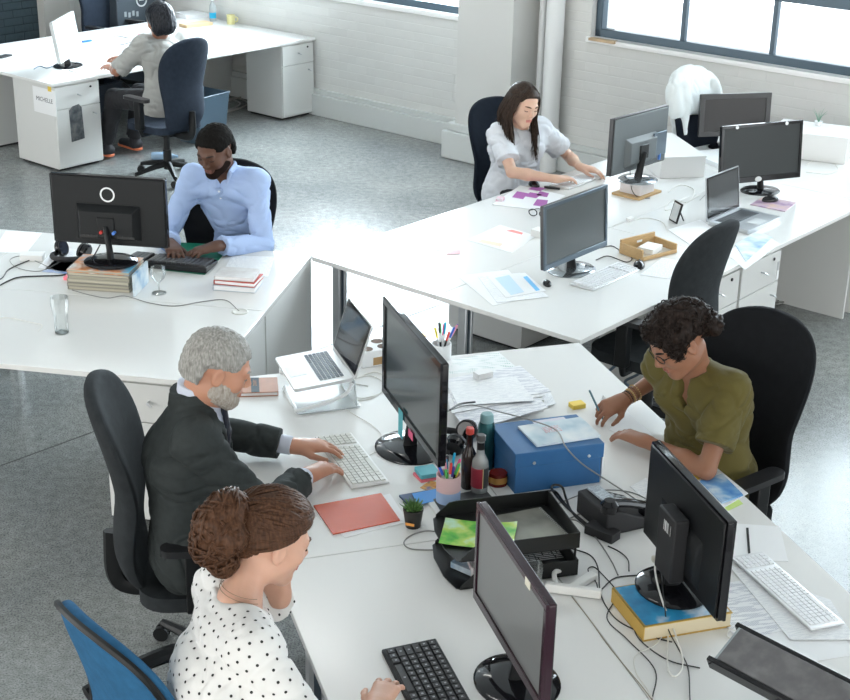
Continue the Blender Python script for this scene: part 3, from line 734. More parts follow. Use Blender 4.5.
# ================================================================ THE ROOM
def build_room():
    yR = YAW['R']
    def wbox(name, a0, a1, b0, b1, z0, z1, m, bev=0, name_lab=None):
        o = W('R', (a0+a1)/2, (b0+b1)/2, 0); mb = MB(); mb.box((0, 0, (z0+z1)/2), (a1-a0, b1-b0, z1-z0)); ob = mb.build(name, m, loc=o, rz=yR, bevel=bev, smooth=False); return struct(ob)
    mb = MB(); mb.box((0, 0, -.05), (30, 30, .1)); struct(mb.build('floor', mat_floor(), loc=(0, 6, 0), smooth=False))
    A = 9.77; BR = mat_brick('painted_brick', (.64, .64, .62), (.62, .62, .60), .28)
    # brick wall is built with x along the wall so the courses run level
    def wall_piece(b0, b1, z0, z1, a0=A, a1=A+.35, m=BR, ):
        mb = MB(); mb.box(((b0+b1)/2, (a0+a1)/2, (z0+z1)/2), (b1-b0, a1-a0, z1-z0)); return mb
    def wall_multi(name, pieces, m):
        mb = MB()
        for (b0, b1, z0, z1) in pieces: mb.box((-(b0+b1)/2, A+.175, (z0+z1)/2), (b1-b0, .35, z1-z0))
        return struct(mb.build(name, m, rz=yR-PI/2, smooth=False))
    WIN = [(-8.0, -1.2, 0), (-.4, 6.52, 1), (7.66, 11.2, 2)]
    zs, zt = 1.12, 3.55
    pcs = [(-9, 13.2, 0, zs), (-9, 13.2, zt, 4.2)]
    e = [-9]+[v for w in WIN for v in w[:2]]+[13.2]
    for i in range(0, len(e), 2): pcs.append((e[i], e[i+1], zs, zt))
    wall_multi('wall_back', pcs, BR)
    FRM = mat('window_frame_steel', (.075, .11, .14), .35, .3); SILL = mat('white_window_sill', (.85, .85, .84), .4)
    OUT = mat_glass('window_pane', (1, 1, 1), .05)
    for i, (b0, b1, k) in enumerate(WIN):
        r = bpy.data.objects.new('window_%d' % (i+1), None); C.objects.link(r); r.location = W('R', A, (b0+b1)/2, 0); r.rotation_euler = (0, 0, yR-PI/2); struct(r)
        w = b1-b0
        m = MB(); m.box((0, .12, zs+.005), (w, .30, .03)); m.box((0, -.012, zs+.0), (w+.06, .03, .04)); m.build('window_sill', SILL, r, bevel=.003)
        m = MB(); m.box((0, .10, zs+.05), (w, .08, .065)); m.box((0, .10, zt-.03), (w, .08, .06))
        for x in (-w/2+.03, w/2-.03): m.box((x, .10, (zs+zt)/2), (.06, .08, zt-zs-.04))
        m.box((0, .09, zs+.52), (w-.1, .08, .085)); m.box((0, .10, zs+1.45), (w-.1, .06, .06)); m.build('window_frame', FRM, r, bevel=.006)
        n = max(2, round(w/.80)); xs = [-w/2+.03+(w-.06)*j/n for j in range(1, n)]
        for x in xs: m = MB(); m.box((x, .10, (zs+zt)/2), (.035, .05, zt-zs-.1)); m.build('mullion', FRM, r, bevel=.004)
        m = MB(); m.box((0, .11, (zs+zt)/2), (w-.08, .004, zt-zs-.08)); m.build('glass_pane', OUT, r)
    m = MB(); m.box((0, 0, 0), (.24, .06, .02)); o = m.build('sill_board', mat('bare_wood', (.52, .38, .24), .6, vary=.2), loc=W('R', A-.03, 6.38, zs+.02), rz=yR-PI/2); o.location.z = zs+.012; tag(o, 'short bare wooden board at the left end of the large window sill', 'board')
    # pier with plinth
    PIER = mat('painted_plaster', (.60, .60, .58), .6, bump=.15, bscale=30); TR = mat('grey_white_trim', (.56, .58, .57), .5)
    wbox('wall_pier', 9.42, A+.02, 7.04, 7.61, 0, 4.2, PIER)
    m = MB(); m.M = Matrix.Identity(4); m.box((0, 0, .12), (.46, .78, .24)); m.box((0, 0, .275), (.42, .70, .07)); struct(m.build('trim_1', TR, loc=W('R', 9.60, 7.33), rz=yR, bevel=.01))
    for nm, b0, b1 in (('baseboard_back', 7.74, 13.2), ('baseboard_right', -9, 6.92)):
        m = MB(); m.box((0, 0, .10), (.06, b1-b0, .20)); m.box((.012, 0, .225), (.036, b1-b0, .05)); struct(m.build(nm, TR, loc=W('R', A-.03, (b0+b1)/2), rz=yR, bevel=.006))
    PIPE = mat('white_painted_pipe', (.74, .75, .75), .35)
    for bb, rr in ((6.955, .03), (6.80, .075)):
        m = MB(); m.cyl(rr, 0, 4.2, 20); m.cyl(rr+.008, .32, .36, 20); m.cyl(rr+.008, 2.1, 2.14, 20)
        tag(m.build('riser_pipe', PIPE, loc=W('R', A-.03-rr, bb)), ('thin white vertical pipe right beside the wall pier' if rr < .05 else 'wide white vertical pipe on the brick wall, right of the thin one'), 'pipe')
    # left wall (perpendicular), dark painted bricks with a pale pier
    LB_ = 12.9
    DB = mat_brick('dark_painted_brick', (.045, .07, .085), (.02, .035, .045), .9)
    def lwall(name, a0, a1, m, th=.3, off=0):
        mb = MB(); mb.box((0, 0, 2.1), (a1-a0, th, 4.2)); return struct(mb.build(name, m, loc=W('R', (a0+a1)/2, LB_+th/2-off), rz=yR, smooth=False))
    lwall('wall_left', 1.0, 9.03, DB); lwall('wall_left', 9.03, 9.9, BR)
    lwall('trim_2', 9.0, 9.32, mat('beige_plaster', (.55, .54, .51), .6), .16, .12)
    mb = MB(); mb.box((0, 0, 4.25), (30, 30, .1)); struct(mb.build('ceiling', mat('ceiling_paint', (.75, .75, .74), .8), loc=(0, 6, 0), smooth=False))
    # saw-cut joints of the slab
    J = mat('joint_filler', (.09, .09, .085), .8)
    for i, (p, q) in enumerate((((0, 466), (60, 444)), ((690, 575), (850, 640)))):
        a, b_ = D(*p, 0), D(*q, 0); d = (b_-a).normalized(); a -= d*3; b_ += d*3; L_ = (b_-a).length
        mb = MB(); mb.box((0, 0, .0006), (L_, .008, .0012)); struct(mb.build('trim_%d' % (3+i), J, loc=(a+b_)/2, rz=math.atan2(d.y, d.x)))
    # fluorescent lamps under the ceiling
    for i, (a, b_) in enumerate(((3.0, 4.0), (6.2, 2.5), (6.2, 6.5), (2.0, 8.0), (7.5, 10.3))):
        r = thing('ceiling_lamp', 'long white fluorescent lamp under the ceiling', 'lamp', W('R', a, b_, 4.2), yR, 'ceiling lamps')
        m = MB(); m.box((0, 0, -.03), (.16, 1.5, .05)); m.build('housing', WPANEL, r, bevel=.01)
        m = MB(); m.box((0, 0, -.065), (.10, 1.42, .02)); m.build('tube', mat('lamp_tube', (1, 1, 1), .5, emit=((1, .98, .94), 9)), r)
build_room()
# ---------------------------------------------------------------- daylight
w = bpy.data.worlds.new('World'); bpy.context.scene.world = w; w.use_nodes = True
N, Lk = w.node_tree.nodes, w.node_tree.links
bg = N['Background']; tc = N.new('ShaderNodeTexCoord'); dp = N.new('ShaderNodeVectorMath'); dp.operation = 'DOT_PRODUCT'
nw = W('R', 1, 0).normalized(); dp.inputs[1].default_value = tuple(nw); Lk.new(tc.outputs['Generated'], dp.inputs[0])
r = ramp(N, [(0.0, (1.50, 1.49, 1.44)), (.45, (1.17, 1.18, 1.16)), (.62, (1.25, 1.38, 1.46)), (1.0, (1.5, 1.68, 1.82))])
mp = N.new('ShaderNodeMath'); mp.operation = 'MULTIPLY_ADD'; mp.inputs[1].default_value = .5; mp.inputs[2].default_value = .5
Lk.new(dp.outputs['Value'], mp.inputs[0]); Lk.new(mp.outputs[0], r.inputs[0]); Lk.new(r.outputs[0], bg.inputs[0]); bg.inputs[1].default_value = 1.5
def area(name, loc, aim, sx, sy, e, col=(1, 1, 1)):
    l = bpy.data.lights.new(name, 'AREA'); l.shape = 'RECTANGLE'; l.size = sx; l.size_y = sy; l.energy = e; l.color = col
    o = bpy.data.objects.new(name, l); C.objects.link(o); o.location = loc; o.rotation_euler = (Vector(aim)-Vector(loc)).to_track_quat('-Z', 'Z').to_euler(); return o
# daylight arriving through each window opening
for b_, wd, e in ((3.0, 6.6, 300), (9.4, 3.3, 640), (-4.6, 6.5, 80)):
    area('window_daylight', W('R', 10.25, b_, 2.4), W('R', 4.0, b_+.3, .6), wd, 2.3, e, (.78, .92, 1.0))
# ---------------------------------------------------------------- camera
cam = bpy.data.cameras.new('camera'); co = bpy.data.objects.new('camera', cam); C.objects.link(co)
cam.sensor_fit = 'HORIZONTAL'; cam.sensor_width = 36; cam.lens = 36*FPX/850
rt, dn, fw = [Vector(v) for v in RC]
M = Matrix((rt, -dn, -fw)).transposed().to_4x4(); M.translation = Vector((0, 0, HCAM)); co.matrix_world = M
sc = bpy.context.scene; sc.camera = co
cam.clip_end = 200
sc.view_settings.view_transform = 'Standard'; sc.view_settings.look = 'None'; sc.view_settings.exposure = 1.12; sc.view_settings.gamma = 1
# ================================================================ DESKS
a0, a1 = -5.2, -1.88
desk('white desk left front, with the beer glass, its end facing the grey suited man', 'L', -3.45, -1.88, 5.32, 6.20, 'desks of the left cluster', [], [(-1.905, -1.885, 5.34, 6.19, 0.0)])
desk('white desk left back, where the man in the light blue shirt sits', 'L', -3.45, -1.88, 6.20, 7.08, 'desks of the left cluster', [], [(-1.905, -1.885, 6.21, 7.06, 0.0)])
desk('white desk at the left picture edge, front row of the left cluster', 'L', -5.0, -3.45, 5.32, 6.20, 'desks of the left cluster', [(-3.55, 5.5)])
desk('white desk at the left picture edge, back row with loose papers', 'L', -5.0, -3.45, 6.20, 7.08, 'desks of the left cluster', [(-3.55, 6.9)])
for a, b_, lb, lg in ((.798, 1.68, 'white desk of the grey suited man, with laptop and white keyboard', [(.9, 5.5)]), (1.68, 2.555, 'white desk of the woman in olive, with blue storage box', [(2.45, 5.5), (1.75, 5.5)])):
    desk(lb, 'F', a, b_, 4.07, 5.61, 'desks of the front cluster', lg)
for a, b_, lb in ((.798, 1.68, 'white desk of the woman in the dotted blouse, with black keyboard'), (1.68, 2.555, 'white desk lower right, with telephone and monitor on a thick book')):
    desk(lb, 'F', a, b_, 2.53, 4.07, 'desks of the front cluster', [(a+.12, 2.7), (a+.12, 3.95)])
names = ['nearest', 'middle', 'window']
for i, (x0, x1) in enumerate(((5.17, 6.71), (6.71, 8.25), (8.25, 9.72))):
    desk('white desk of the right cluster, %s one on the empty chair side' % names[i], 'R', x0, x1, 3.40, 4.265, 'desks of the right cluster', [(x0+.12, 4.17)] if i == 0 else [], [(8.255, 8.275, 3.42, 4.25, 0.0)] if i == 2 else [])
    desk('white desk of the right cluster, %s one on the smiling woman\'s side' % names[i], 'R', x0, x1, 4.265, 5.13, 'desks of the right cluster', [(x0+.10, 5.02)] if i == 0 else [(x0+.1, 5.02)])
for i, (x0, x1) in enumerate(((6.77, 8.26), (8.26, 9.76))):
    desk('white desk top left, %s, on the typing woman\'s side' % ('nearer' if i == 0 else 'against the wall'), 'R', x0, x1, 9.60, 10.46, 'desks of the far cluster', [(8.31, 9.7)] if i else [])
    desk('white desk top left, %s, on the dark brick side' % ('nearer' if i == 0 else 'against the wall'), 'R', x0, x1, 10.46, 11.31, 'desks of the far cluster', [(8.31, 11.1)] if i else [])
# pedestals
def michelle(r, w, d, Hh, dr, do):
    # notice on the side panel facing the camera, photo on the door
    m = MB(); m.box((0, 0, 0), (.0012, .30, .21)); nn = m.build('notice', PAPER, r, loc=(w/2*SIDE+.0012*SIDE, .12-d/2+.02, Hh-.135)); nn['label'] = 'white paper notice taped to the side'
    text('MICHELLE', .05, Matrix.Translation((0.0012*SIDE, 0, .01)) @ Rz(PI/2*SIDE) @ Rx(PI/2), mat('ink', (.12, .12, .14), .6), nn)
    m = MB(); m.box((0, 0, 0), (.0016, .045, .045)); m.build('sticky_note', mat('yellow_note', (.85, .62, .10), .6), r, loc=(w/2*SIDE+.002*SIDE, .06-d/2, Hh-.022))
    m = MB(); m.prism([(-.06, -.15), (.07, -.14), (.06, .12), (.035, .15), (-.03, .14), (-.065, .11)], 0, .002, M=Rx(PI/2)); m.build('photo', mat_mottle('dark_photo', [(.03, .04, .05), (.10, .11, .12), (.2, .2, .2)], 16), do, loc=(-.03, -d/2-.001, .38))
SIDE = -1
pedestal('white cabinet under the far desk corner with a dark photo on its door', 'R', 6.80, 7.24, 9.61, 10.17, '-b', 'desk cabinets', michelle)
pedestal('white cabinet under the far desk, at the left picture edge', 'R', 6.80, 7.24, 10.62, 11.29, '+b', 'desk cabinets')
pedestal('white cabinet beside the brick wall at the end of the far desk', 'R', 9.33, 9.74, 9.61, 10.10, '-b', 'desk cabinets')
pedestal('white cabinet under the far desk, against the wall behind', 'R', 9.33, 9.74, 10.75, 11.28, '+b', 'desk cabinets')
pedestal('white drawer cabinet under the right desk, left of the one with keys', 'R', 6.24, 6.69, 3.41, 3.98, '-b', 'desk cabinets')
def keys(r, w, d, Hh, dr, do):
    m = MB(); m.cyl(.012, -.03, 0, 10, M=T(w*.3, -d/2-.004, Hh-.045) @ Rx(PI/2)); m.box((w*.3, -d/2-.03, Hh-.08), (.012, .004, .05)); m.box((w*.3, -d/2-.032, Hh-.13), (.022, .006, .05), 1); m.build('key', [SILVER, PAPER], dr)
pedestal('white drawer cabinet under the right desk with a key hanging in its lock', 'R', 6.715, 7.16, 3.41, 3.98, '-b', 'desk cabinets', keys)
pedestal('grey-white cabinet under the far side of the right cluster', 'R', 6.30, 6.72, 4.55, 5.10, '+b', 'desk cabinets')
pedestal('white cabinet under the left cluster desk behind the grey suited man', 'L', -2.36, -1.94, 5.335, 5.88, '-b', 'desk cabinets')
m = MB(); m.box((0, 0, DZ/2-.02), (.02, .86, DZ-.04))
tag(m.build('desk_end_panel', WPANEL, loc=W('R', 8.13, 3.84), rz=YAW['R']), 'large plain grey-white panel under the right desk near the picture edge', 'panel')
# ================================================================ DESK-TOP THINGS
YF, YL, YR = YAW['F'], YAW['L'], YAW['R']
def d2(p): return (p[0], p[1])
def cc(n, c, r=.6, **k): return mat(n, c, r, **k)
# --- monitors
def ex_front(r, X, lc, w, h, bg_):
    m = MB(); m.M = X; m.box((.27*w, -.007, h/2-.012), (.035, .002, .022)); m.build('label_tag', mat('cream_tag', (.75, .72, .6), .6), r)
    txt = mat_print('document_on_screen', (.17, .175, .175), (.08, .085, .09), rows=420, dens=.8, rough=.3)
    m = MB(); m.M = X; m.box((0, .0003, .01), (w*.92, .0006, h*.80)); m.build('displayed_document', txt, r)
monitor('monitor of the dotted blouse woman, showing a grey document, lowest in the photo', (.245, 3.412, 1.050), rad(196.7), 0, .57, .322, d2(D(517, 682)), scr=mat('grey_lit_screen', (.15, .155, .155), .3), extra=ex_front, baser=(.14, .125), bulge=.03, frame=mat('plum_edge', (.03, .012, .02), .15))
def ex_old(r, X, lc, w, h, b_):
    m = MB(); m.M = X; m.box((-w*.12, -.009, -h/2-.02), (.05, .0015, .11)); m.build('sticky_note', mat('teal_note', (.10, .46, .52), .6), r)
    m = MB(); m.M = X; m.box((w*.06, -.009, -h/2-.01), (.05, .0015, .03)); m.build('pink_tab', mat('pink_note', (.75, .12, .25), .6), r)
monitor('big glossy black monitor in front of the grey suited man', (-.051, 4.811, 1.103), rad(198.8), 0, .68, .394, d2(D(410, 448)), scr=mat('dark_reflective_screen', (.030, .040, .042), .14, spec=1.0), extra=ex_old, baser=(.15, .135), bulge=.025, bez=.026)
def ex_back(r, X, lc, w, h, b_):
    m = MB(); m.M = X; m.box((-.01, .022+.040, -.045), (.12, .05, .22)); m.build('mount_block', BLACKM, r, bevel=.006)
    m = MB(); m.M = X; m.box((.055, .045, -.155), (.085, .03, .035)); m.box((.085, .062, -.155), (.02, .03, .02)); m.build('video_plug', mat('cream_plug', (.62, .60, .52), .5), r, bevel=.004)
    m = MB(); m.M = X; m.box((-.02, .0875, .02), (.05, .001, .035)); m.build('rating_label', mat_print('rating_label', (.03, .03, .03), (.6, .6, .6), rows=900), r)
monitor('black monitor seen from behind, standing on a thick book lower right', (.838, 3.95, .994), rad(15.6), 0, .555, .34, d2(D(672, 588, DZ+.055)), bz=DZ+.056, extra=ex_back, bulge=.012, baser=(.13, .115))
def ex_L(r, X, lc, w, h, b_):
    m = MB(); m.M = X @ T(0, .0305, .085) @ Rx(-PI/2); n = 36
    for (ra, rb) in ((.030, .038),):
        vs = [(q*math.cos(2*PI*i/n), q*math.sin(2*PI*i/n), z) for q, z in ((ra, .001), (rb, .001), (rb, -.0), (ra, -.0)) for i in range(n)]
        m.add(vs, [(j*n+i, j*n+(i+1) % n, ((j+1) % 4)*n+(i+1) % n, ((j+1) % 4)*n+i) for j in range(4) for i in range(n)])
    o = m.build('ring_logo', mat('pale_ring', (.75, .77, .78), .3, .5), r)
    for x, c, nm in ((.02, (.6, .05, .04), 'red_plug'), (-.045, (.1, .25, .7), 'blue_plug')):
        m = MB(); m.M = X; m.cyl(.008, 0, .03, 10, M=T(x, .075, -.09) @ Rx(-PI/2)); m.build(nm, mat(nm, c, .4), r)
    for x in (-.10, .09):
        m = MB(); m.M = X; m.box((x, .0805, -.118), (.09, .001, .012)); m.build('rating_label', mat_print('rating_label', (.03, .03, .03), (.6, .6, .6), rows=900), r)
monitor('black monitor seen from behind with a silver ring logo, on a pile of magazines', (-1.581, 6.885, 1.08), rad(82.3), 0, .592, .355, d2(D(111, 262, DZ+.11)), bz=DZ+.112, extra=ex_L, bulge=.05, baser=(.135, .12), bez=.02)
bpy.context.view_layer.update()
def flip(yaw): return yaw+PI
monitor('black monitor with the dark screen in the middle of the right cluster', (.758, 7.045, .993), rad(320.6), rad(4), .567, .33, d2(D(571.5, 270)), scr=SCREENM, frame=mat('dark_grey_plastic', (.05, .05, .052), .35), stripe=DARKMET, basem=mat('silvery_gloss', (.35, .38, .40), .08, .8), baser=(.14, .12))
def ex_R2(r, X, lc, w, h, b_):
    m = MB(); m.M = X; m.box((-w*.30, .052, -h*.12), (w*.24, .01, h*.42)); m.build('port_cover', DARKMET, r, bevel=.003)
    m = MB(); m.M = X; m.cyl(.009, 0, .04, 10, M=T(-w*.32, .05, -h*.42)); m.build('blue_plug', mat('blue_plug', (.1, .25, .7), .4), r)
monitor('monitor with silver-grey back seen from behind, facing the smiling woman', (1.271, 8.677, 1.048), rad(137.4), 0, .58, .352, d2(D(637.7, 180, DZ+.085)), bz=DZ+.086, extra=ex_R2, back=mat('silver_grey_back', (.115, .13, .135), .45), frame=mat('dark_grey_plastic', (.05, .05, .052), .35), basem=mat('silvery_gloss', (.35, .38, .40), .08, .8), baser=(.13, .12), bulge=.03)
monitor('monitor nearest the jacket covered chair, its dark screen toward the camera', (2.082, 9.727, .977), rad(283.2), rad(4), .518, .288, (2.06, 9.80), scr=mat('dim_desktop', (.014, .014, .016), .25), bez=.035, chin=.035, frame=mat('dark_grey_plastic', (.05, .05, .052), .35))
def ex_R4(r, X, lc, w, h, b_):
    m = MB(); m.M = X
    for x in (-.19, .17): m.cyl(.011, 0, .004, 14, M=T(x, -.006, h/2-.012) @ Rx(PI/2))
    m.build('white_tab', PAPER, r)
    m = MB(); m.M = X; m.lathe([(.016, 0), (.016, .003), (0, .003)], 18, M=T(-.02, -.006, -h/2+.016) @ Rx(PI/2), sx=1.5); m.build('oval_badge', mat('pale_badge', (.6, .62, .62), .3), r)
monitor('widest dark monitor on the right, behind the open silver laptop', (2.039, 8.656, .992), rad(292.8), rad(6), .588, .357, d2(D(760, 191)), scr=mat('slate_screen', (.018, .023, .024), .32), extra=ex_R4, chin=.035)
monitor('white monitor in front of the woman in grey, far top left', (-3.005, 11.929, .999), rad(356.6), rad(7.9), .573, .331, d2(D(68, 66)), scr=mat('pale_grey_screen', (.30, .33, .33), .3), frame=mat('pearl_plastic', (.55, .57, .57), .3), back=mat('pearl_plastic', (.75, .77, .77), .3), chin=.05, baser=(.15, .12))
# --- lower right tilted display
A_, B_, C_, D_ = D(713, 664, .86), D(762, 634, .93), D(850, 678, .93), D(783, 702, .86)
u = ((C_-B_).normalized()+(D_-A_).normalized()).normalized(); v = (B_-A_); v = (v-u*v.dot(u)); vl = v.length; v.normalize(); nn = u.cross(v)*-1
if nn.z < 0: nn = -nn
rt_ = thing('monitor', 'slab-like tilted display with grey textured back, cut by the lower right picture corner', 'monitor', Vector((*(A_+u*.26+v*vl/2).xy, DZ)), 0)
X = Matrix((u, v, nn)).transposed().to_4x4(); X.translation = A_+u*.27+v*vl/2-rt_.location
m = MB(); m.M = X; m.box((0, 0, -.016), (.54, vl-.02, .030)); m.build('frame', BLACKG, rt_, bevel=.004)
m = MB(); m.M = X; m.box((0, 0, .0035), (.535, vl-.035, .008)); m.build('textured_back', mat_mottle('slate_texture', [(.11, .11, .115), (.13, .13, .135), (.17, .17, .175)], 22, .5, 6), rt_, bevel=.001)
m = MB(); m.M = X; m.box((-.268, 0, .001), (.018, vl-.03, .008)); m.build('front_strip', mat('bluish_grey_strip', (.33, .38, .40), .4), rt_, bevel=.003)
for s_, nm in ((-1, 'side_rail'), (1, 'side_rail')):
    m = MB(); m.M = X; m.box((-.008, s_*(vl/2-.008), -.014), (.57, .016, .045 if s_ < 0 else .03)); m.build(nm, BLACKG, rt_, bevel=.003)
m = MB(); m.tube(smoothpath([(0, .0, .01), (.0, .0, .05), (.0, .0, .10)], 4), .03, 10, flat=.6); m.build('stand_arm', BLACKG, rt_)
m = MB(); m.lathe([(.12, 0), (.12, .006), (.07, .014), (0, .016)], 30); m.build('stand_base', BLACKG, rt_)
# --- keyboards
keyboard('black keyboard under the hand of the woman in the dotted blouse', D(432, 693), YF+PI/2+rad(0)+PI, w=.46, d=.17, body=BLACK, keym=mat('black_keycap', (.03, .03, .033), .4), legend=mat('key_legend', (.30, .31, .33), .5), th=.022, ks=.022)
keyboard('slim white aluminium keyboard at the lower right desk edge', D(785, 592), rad(-68.7)+PI, w=.46, d=.125, body=ALU, keym=mat('bright_keycap', (.84, .85, .87), .4), th=.010, ks=.010)
keyboard('white keyboard under the hands of the grey suited man', D(351, 461), YF+PI/2+rad(4), w=.44, d=.15, body=KEYW, keym=mat('ivory_keycap', (.66, .66, .62), .45), th=.014, ks=.014)
keyboard('white keyboard beside the middle monitor of the right cluster', D(606, 277), YR+rad(1), w=.46, d=.15, body=ALU, keym=mat('bright_keycap', (.84, .85, .87), .4), th=.010, indiv=False)
keyboard('white keyboard under the hands of the smiling woman', D(578, 181), YR+PI+rad(2), w=.44, d=.15, body=KEYW, keym=mat('bright_keycap', (.84, .85, .87), .4), th=.012, indiv=False)
keyboard('chunky black keyboard under the hands of the man in the blue shirt', D(170, 260, .76), YL+PI+rad(-2), w=.46, d=.17, body=BLACKG, keym=mat('black_keycap', (.03, .03, .033), .4), th=.035, ks=.024, indiv=False, z=DZ+.004)
keyboard('white keyboard of the typing woman in grey, top left', D(96, 69), YR-rad(2), w=.44, d=.15, body=KEYW, keym=mat('bright_keycap', (.84, .85, .87), .4), th=.012, indiv=False)
# --- laptops
def laptop(label, hinge, yaw, w, d, sh, tilt, body, keys_m, scr, z, slope=0.0, th=.014, rows=6, kb_dark=None):
    """hinge centre; yaw = where the screen faces"""
    r = thing('laptop', label, 'laptop', (hinge[0], hinge[1], z), yaw+PI/2)
    m = MB(); X = Rx(slope); m.M = X; m.prism(rrect(w, d, .012, 4, (0, -d/2)), 0, th); m.build('base', body, r, bevel=.003)
    m = MB(); m.M = X; kw, kd = w*.80, d*.42; p = kd/rows; n = int(kw/p)
    for j in range(rows):
        for i in range(n):
            if j == 0 and 4 < i < n-5: continue
            m.box((-kw/2+p*(i+.5), -d*.53+p*(j+.5), th+.001), (p*.8, p*.78, .003))
    if True: m.box((0, -d*.53+p*.5, th+.001), (p*(n-10)-.004, p*.78, .003))
    m.build('keys', keys_m, r, smooth=False)
    if kb_dark:
        m = MB(); m.M = X; m.box((0, -d*.32, th+.0004), (w*.84, kd*1.06, .0008)); m.build('key_bed', kb_dark, r)
    m = MB(); m.M = X; m.box((0, -d*.80, th+.0004), (w*.30, d*.28, .001)); m.build('touchpad', mat('touchpad', (.62, .64, .65), .35, .3), r)
    Y = T(0, .004, th*.6) @ Rx(-tilt); m = MB(); m.M = Y; m.prism(rrect(w, sh, .010, 4, (0, sh/2)), -.007, 0, M=Rx(PI/2)); li = m.build('lid', body, r, bevel=.002)
    m = MB(); m.M = Y; m.box((0, -.0006, sh/2+.004), (w-.012, .0012, sh-.018)); m.build('bezel', BLACKG, li)
    m = MB(); m.M = Y; m.box((0, -.0016, sh/2+.008), (w-.045, .0012, sh-.048)); m.build('screen', scr, li)
    return r
laptop('open silver laptop raised on a clear stand, with black keys and dark screen', (-.343, 5.507), rad(199), .345, .245, .235, rad(17.9), mat('pale_aluminium', (.70, .71, .71), .35, .35), mat('blue_black_key', (.03, .045, .075), .4), mat('mirror_dark_screen', (.03, .03, .035), .05, spec=1.0), .853, slope=rad(5))
laptop('open silver laptop with brighter bezel in front of the widest monitor, right cluster', (1.735, 8.12), rad(320), .38, .265, .26, rad(7.6), mat('hp_silver', (.50, .52, .54), .3, .6), mat('charcoal_key', (.07, .075, .08), .5), mat('mirror_grey_screen', (.05, .055, .06), .08, spec=1.0), DZ+.001, th=.024, kb_dark=mat('dark_deck', (.10, .12, .15), .4))
# clear laptop stand
r = thing('laptop_stand', 'clear plastic stand under the open laptop of the grey suited man', 'stand', (-.428, 5.445, DZ), rad(199)+PI/2)
CL = mat('frosted_acrylic', (.80, .84, .85), .15, trans=.55, ior=1.3)
m = MB(); m.prism(rrect(.28, .27, .02, 4), 0.001, .006); m.build('base_plate', CL, r, bevel=.001)
m = MB(); m.add([(-.13, .115, .005), (.13, .115, .005), (.13, .105, .118), (-.13, .105, .118), (-.13, .121, .005), (.13, .121, .005), (.13, .111, .118), (-.13, .111, .118)], [(0, 1, 2, 3), (7, 6, 5, 4), (0, 4, 5, 1), (1, 5, 6, 2), (2, 6, 7, 3), (3, 7, 4, 0)]); m.build('upright_plate', CL, r)
m = MB(); m.box((0, .0, .112), (.26, .23, .006), M=Rx(rad(5))); m.build('top_plate', CL, r, bevel=.001)
m = MB(); m.tube(smoothpath([(-.13, -.12, .01), (-.05, -.13, .011), (.08, -.13, .011), (.135, -.12, .02), (.14, .05, .06), (.13, .10, .11)], 4), .008, 8); m.build('rim', mat('clear_rim', (.78, .81, .82), .15), r)
# --- books under things
r = book('thick book with yellow and blue cover under the lower right monitor', D(671, 606, DZ+.03), .30, .235, .052, rad(20)+rad(-2), mat('ochre_cover', (.52, .33, .07), .5), pages=mat('yellowed_pages', (.60, .52, .36), .7))
m = MB(); m.box((0, 0, .0535), (.285, .22, .0014)); o = m.build('cover_picture', mat_mottle('blue_cover', [(.02, .18, .38), (.03, .30, .55), (.70, .72, .74)], 9), r)
MAG = [(.52, .48, .38), (.45, .42, .33), (.55, .52, .42), (.40, .38, .30)]
for i in range(6):
    c = D(103, 281, DZ+.01+.018*i); c = Vector((-1.50+random.uniform(-.006, .006), 6.73+random.uniform(-.006, .006), 0))
    c = D(108, 283, DZ+.018*i)
    c = Vector((-1.60, 6.775, 0))+Vector((random.uniform(-.005, .005), random.uniform(-.005, .005), 0))
    rr_ = book('beige-edged magazine in the pile under the ring logo monitor'+(', topmost with a colourful cover' if i == 5 else ''), c, .315, .235, .0172, YL+rad(3)+random.uniform(-.02, .02), mat('mag_cover_%d' % (i % 3), [(.38, .36, .30), (.30, .29, .25), (.42, .40, .33)][i % 3], .5) if i < 5 else mat_mottle('colourful_cover', [(.75, .75, .72), (.65, .25, .08), (.15, .45, .65)], 9), pages=mat('mag_pages_%d' % (i % 4), MAG[i % 4], .75), z=DZ+.0178*i, name='magazine', cat='magazine', group='magazines under the left monitor' if i < 5 else None)
c = Vector((-1.39, 6.70, 0))
o = slab('book', 'blue and white brochure leaning at the right of the magazine pile', 'book', (-1.412, 6.70), .012, .22, .11, YL+rad(3), mat_mottle('blue_white_cover', [(.05, .25, .50), (.55, .65, .72), (.75, .78, .8)], 8)); 
# three books on the left desk
bc = D(238, 287)
book('thick white book with blue spine lines, lowest of the three books', bc, .215, .15, .028, YL+rad(2), mat('white_blue_cover', (.55, .60, .66), .5))
book('red covered book in the middle of the pile of three', (bc[0]+.004, bc[1]+.004), .21, .15, .022, YL+rad(-1), mat('red_cover', (.50, .06, .04), .5), z=DZ+.0295)
book('pale book lying on top of the pile of three', (bc[0]-.002, bc[1]+.012), .20, .148, .020, YL+rad(3), mat_mottle('pale_cover', [(.60, .57, .55), (.72, .71, .70)], 20), z=DZ+.0525)
quadsheet('white sheet with a blue top line, behind the three books', [(222, 273), (268, 277), (275, 257), (232, 256)], m=PAPERL)
r = thing('ring_cover', 'flat round cable hole cover on the left desk', 'cable grommet', D(240, 312), 0); m = MB(); m.lathe([(.040, 0), (.040, .003), (.034, .005), (.03, .003), (0, .003)], 30); m.build('ring', WEDGE, r)
# cutting mat
quadsheet('green cutting mat under the black keyboard of the man in blue', [(161, 270), (205, 275), (232, 246), (180, 243)], m=mat('cutting_mat_green', (.0, .19, .10), .5), th=.003, name='cutting_mat', cat='cutting mat')
